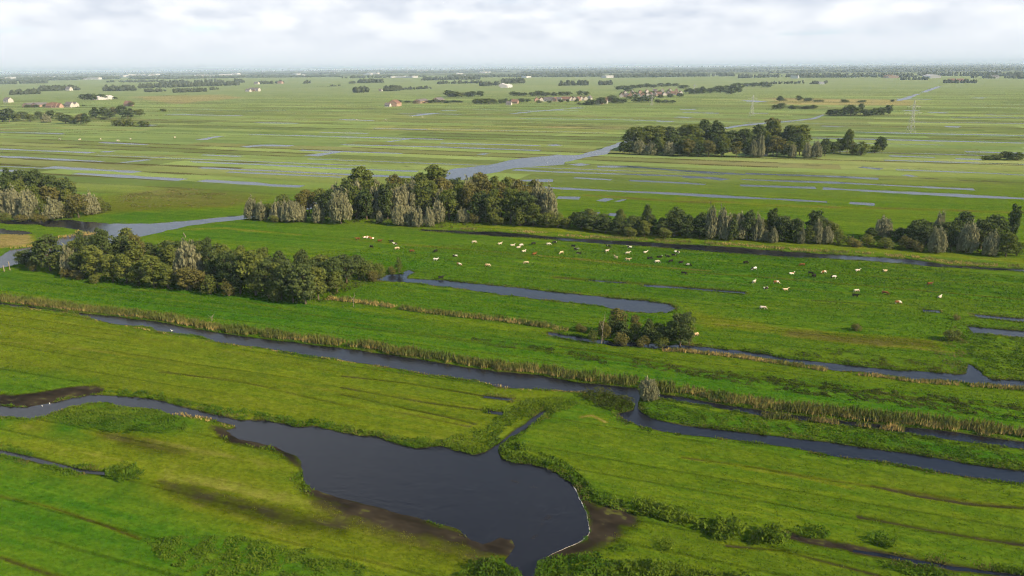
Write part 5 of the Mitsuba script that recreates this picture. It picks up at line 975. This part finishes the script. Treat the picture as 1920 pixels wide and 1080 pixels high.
FARMS = [("house", [(-662,1019)][0], 'w', 9, 12, 3.5, 8, 'white farmhouse among trees at the far left'), ("house", [(-810,1328)][0], 'r', 9, 14, 3, 8, 'red roofed farmhouse, left of the three at the far left'), ("house", [(-802,1327)][0], 'r', 9, 14, 3, 9, 'red roofed farmhouse, middle of the three at the far left'),
         ("house", [(-795,1326)][0], 'r', 9, 14, 3, 8, 'red roofed farmhouse, right of the three at the far left'), ("barn", [(-871,1375)][0], 'g', 14, 30, 4, 7, 'long grey roofed barn left of the red farmhouses'), ("barn", [(-855,1372)][0], 'g', 14, 26, 4, 7, 'grey roofed barn next to the red farmhouses'),
         ("house", [(-784,1341)][0], 'w', 10, 14, 4, 9, 'white gabled house right of the red farmhouses'), ("house", [(-786,1360)][0], 'w', 9, 12, 4, 8, 'rightmost white house of the left farm group'), ("house", [(-689,1361)][0], 'b', 10, 13, 4, 9, 'brick house beside a round tree at the left'),
         ("barn", [(-909,1676)][0], 'm', 14, 26, 5, 8, 'white barn beside the dark clump at the left'), ("barn", [(-904,1702)][0], 'm', 12, 16, 5, 8, 'small white barn right of the dark clump at the left'), ("house", [(-1439,2475)][0], 'w', 14, 18, 6, 12, 'white house far back at the left'),
         ("house", [(-1048,1577)][0], 'w', 12, 14, 5, 10, 'white house at the left edge below the horizon'), ("barn", [(-195,1271)][0], 's', 16, 20, 5, 10, 'pinkish brick barn at the left end of a distant farm'), ("house", [(-204,1256)][0], 'w', 7, 9, 3, 6, 'small white shed left of the pinkish barn'),
         ("barn", [(-135,1415)][0], 'g', 14, 30, 4, 8, 'long grey roofed barn among distant trees'), ("barn", [(-163,1379)][0], 'g', 14, 40, 4, 7, 'low grey roofed shed among distant trees'), ("barn", [(-11,2366)][0], 'm', 22, 60, 6, 10, 'large pale barn in the middle distance'), ("barn", [(-25,2501)][0], 'm', 18, 30, 6, 10, 'pale barn left of the large pale barn'),
         ("house", [(-750,2171)][0], 'w', 10, 14, 4, 8, 'white house at the left of a distant farm group'), ("house", [(-753,2220)][0], 'g', 14, 20, 5, 10, 'dark roofed house in the middle of a distant farm group'), ("house", [(-739,2216)][0], 'w', 12, 14, 5, 10, 'white house at the right of a distant farm group'),
         ("house", [(-1078,3235)][0], 'w', 14, 20, 6, 10, 'white house below the horizon at the left'), ("house", [(-998,3304)][0], 'r', 14, 20, 6, 11, 'red house between two trees below the horizon'), ("house", [(-360,2105)][0], 'w', 7, 9, 3, 6, 'tiny white house on the open plain'),
         ("barn", [(1001,2464)][0], 'm', 14, 36, 5, 8, 'pale barn on the right plain'), ("barn", [(985,2395)][0], 'm', 12, 20, 5, 8, 'small pale barn on the right plain'), ("barn", [(1672,3337)][0], 's', 40, 110, 9, 13, 'long pinkish hall before the horizon woods'), ("barn", [(1803,3252)][0], 'm', 40, 130, 9, 14, 'long white hall before the horizon woods'),
         ("house", [(1458,2509)][0], 'b', 14, 20, 5, 11, 'brick house left of a white house on the right plain'), ("house", [(1505,2577)][0], 'w', 12, 14, 5, 10, 'white house between brick houses on the right plain'), ("house", [(1482,2498)][0], 'b', 14, 20, 5, 11, 'brick house right of a white house on the right plain'), ("house", [(1931,3025)][0], 'w', 20, 26, 7, 12, 'white house at the right below the horizon'),
         ("shed", [(179.6,522.5)][0], 'm', 3.6, 4.5, 1.6, 2.8, 'small white shed at the front of the far right wood'), ("house", [(8,1325)][0], 's', 8, 12, 3, 7, 'pinkish house in the trees left of the village'), ("house", [(-2,1271)][0], 'w', 7, 9, 3, 6, 'small white house left of the village')]
STY = {'w': ('plaster', 'tile_grey'), 'r': ('brick', 'tile_red'), 'g': ('brick', 'tile_grey'), 'b': ('brick', 'tile_red'), 'm': ('white_metal', 'white_metal'), 's': ('brick', 'tile_red')}
for nm, p, st, w, l, e, h, lab in FARMS:
    house(nm, p, -15 if nm != 'house' else 72, w, l, e, h, *STY[st], lab, nm, None, nm == 'house')
# white halls and blocks along the horizon
HALLS = [(-3822,5754),(-4275,6522),(-3920,6050),(-4438,6920),(-4554,7325),(-4794,7854),(-4207,7103),(-3098,5590),(-3025,5549),(-3697,7117),(-4293,8356),(-3879,7621),(-4162,8258),(-4465,8986),(-4302,8857),(-4172,8755),(-4441,9530),(-2987,7380),(-2855,7281),(-3194,8481),(-3142,8437),(-3275,9122),(-1802,6494),(-1745,6451),(-2313,8258),(-2696,11748),(-2049,9262),(-1383,7424),(-1436,8008),(-740,4882),(-695,4853),(-658,4829),(-599,4791),(-1263,10997),(-467,7076),(-292,4826),(-289,8062),(-271,8778),(88,4352),(108,4557),(506,4083),(525,4072),(530,4068),(1432,7365),(5065,25721),(1271,4725),(1282,3422),(3185,5002),(3023,5804),(3208,7120)]
for i, p in enumerate(HALLS):
    s = np.linalg.norm(p) / 4500
    w, l, h = (18 + 20 * rng.random()) * s, (25 + 50 * rng.random()) * s, (6 + 7 * rng.random()) * (0.7 + 0.3 * s)
    key = thing('hall', f'pale flat hall on the horizon, {ordinal(i + 1)} of the horizon buildings from the left', 'building', 'pale buildings along the horizon')
    tw = T().translate([p[0], p[1], 0]).rotate([0, 0, 1], float(rng.normal(-10, 20)))
    scene[key + '__wall'] = {**mikit.ply(box(-l / 2, l / 2, -w / 2, w / 2, -0.5, h), 'white_metal'), 'to_world': tw}
    scene[key + '__roof'] = {**mikit.ply(box(-l / 2 - 0.5, l / 2 + 0.5, -w / 2 - 0.5, w / 2 + 0.5, h, h + 0.8), 'galvanised' if rng.random() < 0.5 else 'white_metal'), 'to_world': tw}

# ---------------------------------------------------------------- pylons


def beam(a, b, t):
    return cyl(a, b, t, t, 4)


def pylon(p, h, ang, label):
    key = thing('pylon', label, 'electricity pylon', 'pylons crossing the plain')
    tw = T().translate([p[0], p[1], 0]).rotate([0, 0, 1], float(ang)).scale(h / 34)
    lv = [(0, 3.2), (6, 2.5), (11, 1.95), (16, 1.4), (20, 1.0), (25, 0.85), (29, 0.7), (34, 0.12)]
    body, legs, t = [], [[] for _ in range(4)], 0.085
    cor = lambda z, r: [np.array([s * r, q * r, z]) for s, q in ((1, 1), (-1, 1), (-1, -1), (1, -1))]
    for (z0, r0), (z1, r1) in zip(lv[:-1], lv[1:]):
        c0, c1 = cor(z0, r0), cor(z1, r1)
        for k in range(4):
            j = (k + 1) % 4
            legs[k].append(beam(c0[k], c1[k], t * 1.3))
            body += [beam(c0[k], c1[j], t * 0.7), beam(c0[j], c1[k], t * 0.7), beam(c1[k], c1[j], t * 0.7)]
    for k in range(4):
        scene[key + '__leg' + (f'_{k:03d}' if k else '')] = {**mikit.ply(join(legs[k]), 'galvanised'), 'to_world': tw}
    scene[key + '__bracing'] = {**mikit.ply(join(body), 'galvanised'), 'to_world': tw}
    for k, (z, w) in enumerate(((20.5, 11.5), (27, 8.5))):
        arm = []
        for s in (-1, 1):
            tip = np.array([s * w, 0, z + 0.3])
            arm += [beam((s * 0.9, 0.8, z), tip, t), beam((s * 0.9, -0.8, z), tip, t), beam((s * 0.8, 0, z + 2.2), tip, t), beam((s * 4, 0.5, z), (s * 4, 0, z + 1.5), t * 0.6), beam((s * 4, 0.5, z), (s * 4, -0.5, z), t * 0.6)]
        scene[key + '__crossarm' + (f'_{k:03d}' if k else '')] = {**mikit.ply(join(arm), 'galvanised'), 'to_world': tw}
        for j, q in enumerate((-0.97, -0.55, 0.55, 0.97)):
            i = 4 * k + j
            scene[key + '__insulator' + (f'_{i:03d}' if i else '')] = {**mikit.ply(cyl((w * q, 0, z + 0.2), (w * q, 0, z - 1.8), 0.14, 0.14, 6), 'dark_glass'), 'to_world': tw}


for a_, lab in (([(370.7,689.6,29.2,0.2,'a')], 'nearest and largest lattice pylon, standing on bright grass right of the far wood'), ([(301.2,935.8,26.4,0.3,'a')], 'second nearest lattice pylon, rising behind the far right wood'),
               ([(224.7,1195,22.1,0.4,'a')], 'faint lattice pylon standing in front of the distant village'), ([(411.7,1693.5,23,0.6,'a')], 'farthest faint lattice pylon, before trees right of the village')):
    x, y, h, _, _ = a_[0]
    pylon((x, y), h, 12, lab)

# ---------------------------------------------------------------- wind turbines on the horizon
for i, a_ in enumerate([(-1225.4,9113.4,61,3.2,'a'),(-762.4,9379.3,44,3.3,'a'),(-342.6,9756.8,58.8,3.4,'a'),(1121,11146.1,59.7,3.9,'a'),(2411.8,12152.9,56.9,4.2,'a'),(5616.1,8833,47.3,3.1,'a'),(3200.5,8335,33.5,2.9,'a'),(-1953.2,8505.2,45.6,3,'a')]):
    x, y, h, _, _ = a_
    h = min(h, 85.0)
    key = thing('wind_turbine', f'white wind turbine on the horizon, {ordinal(i + 1)} of the turbines', 'wind turbine', 'wind turbines on the horizon')
    s = h / 60
    tw = T().translate([x, y, 0]).rotate([0, 0, 1], 20).scale(s)
    scene[key + '__tower'] = {**mikit.ply(cyl((0, 0, 0), (0, 0, 60), 2.6, 1.5, 10), 'white_metal'), 'to_world': tw}
    scene[key + '__nacelle'] = {**mikit.ply(join([box(-1.6, 1.6, -3, 5, 59, 62.5), cyl((0, -3, 60.7), (0, -5, 60.7), 1.4, 0.7, 8)]), 'white_metal'), 'to_world': tw}
    for k in range(3):
        a0 = 0.5 + i + k * math.tau / 3
        scene[key + '__blade' + (f'_{k:03d}' if k else '')] = {**mikit.ply(cyl((0, -4, 60.7), (math.cos(a0) * 26, -4, 60.7 + math.sin(a0) * 26), 1.3, 0.3, 6), 'white_metal'), 'to_world': tw}

# ---------------------------------------------------------------- haze
scene['air'] = {'type': 'homogeneous', 'albedo': rgb((0.62, 0.79, 1.0)), 'sigma_t': rgb((0.8e-4, 0.8e-4, 0.8e-4))}
scene['haze'] = {'type': 'cube', 'to_world': T().translate([0, 0, 59]).scale([30000, 30000, 61.5]), 'bsdf': {'type': 'null'}, 'interior': {'type': 'ref', 'id': 'air'}}
labels['haze'] = {'kind': 'stuff', 'label': 'pale haze lying over the whole plain', 'category': 'haze'}
scene['camera']['medium'] = {'type': 'ref', 'id': 'air'}
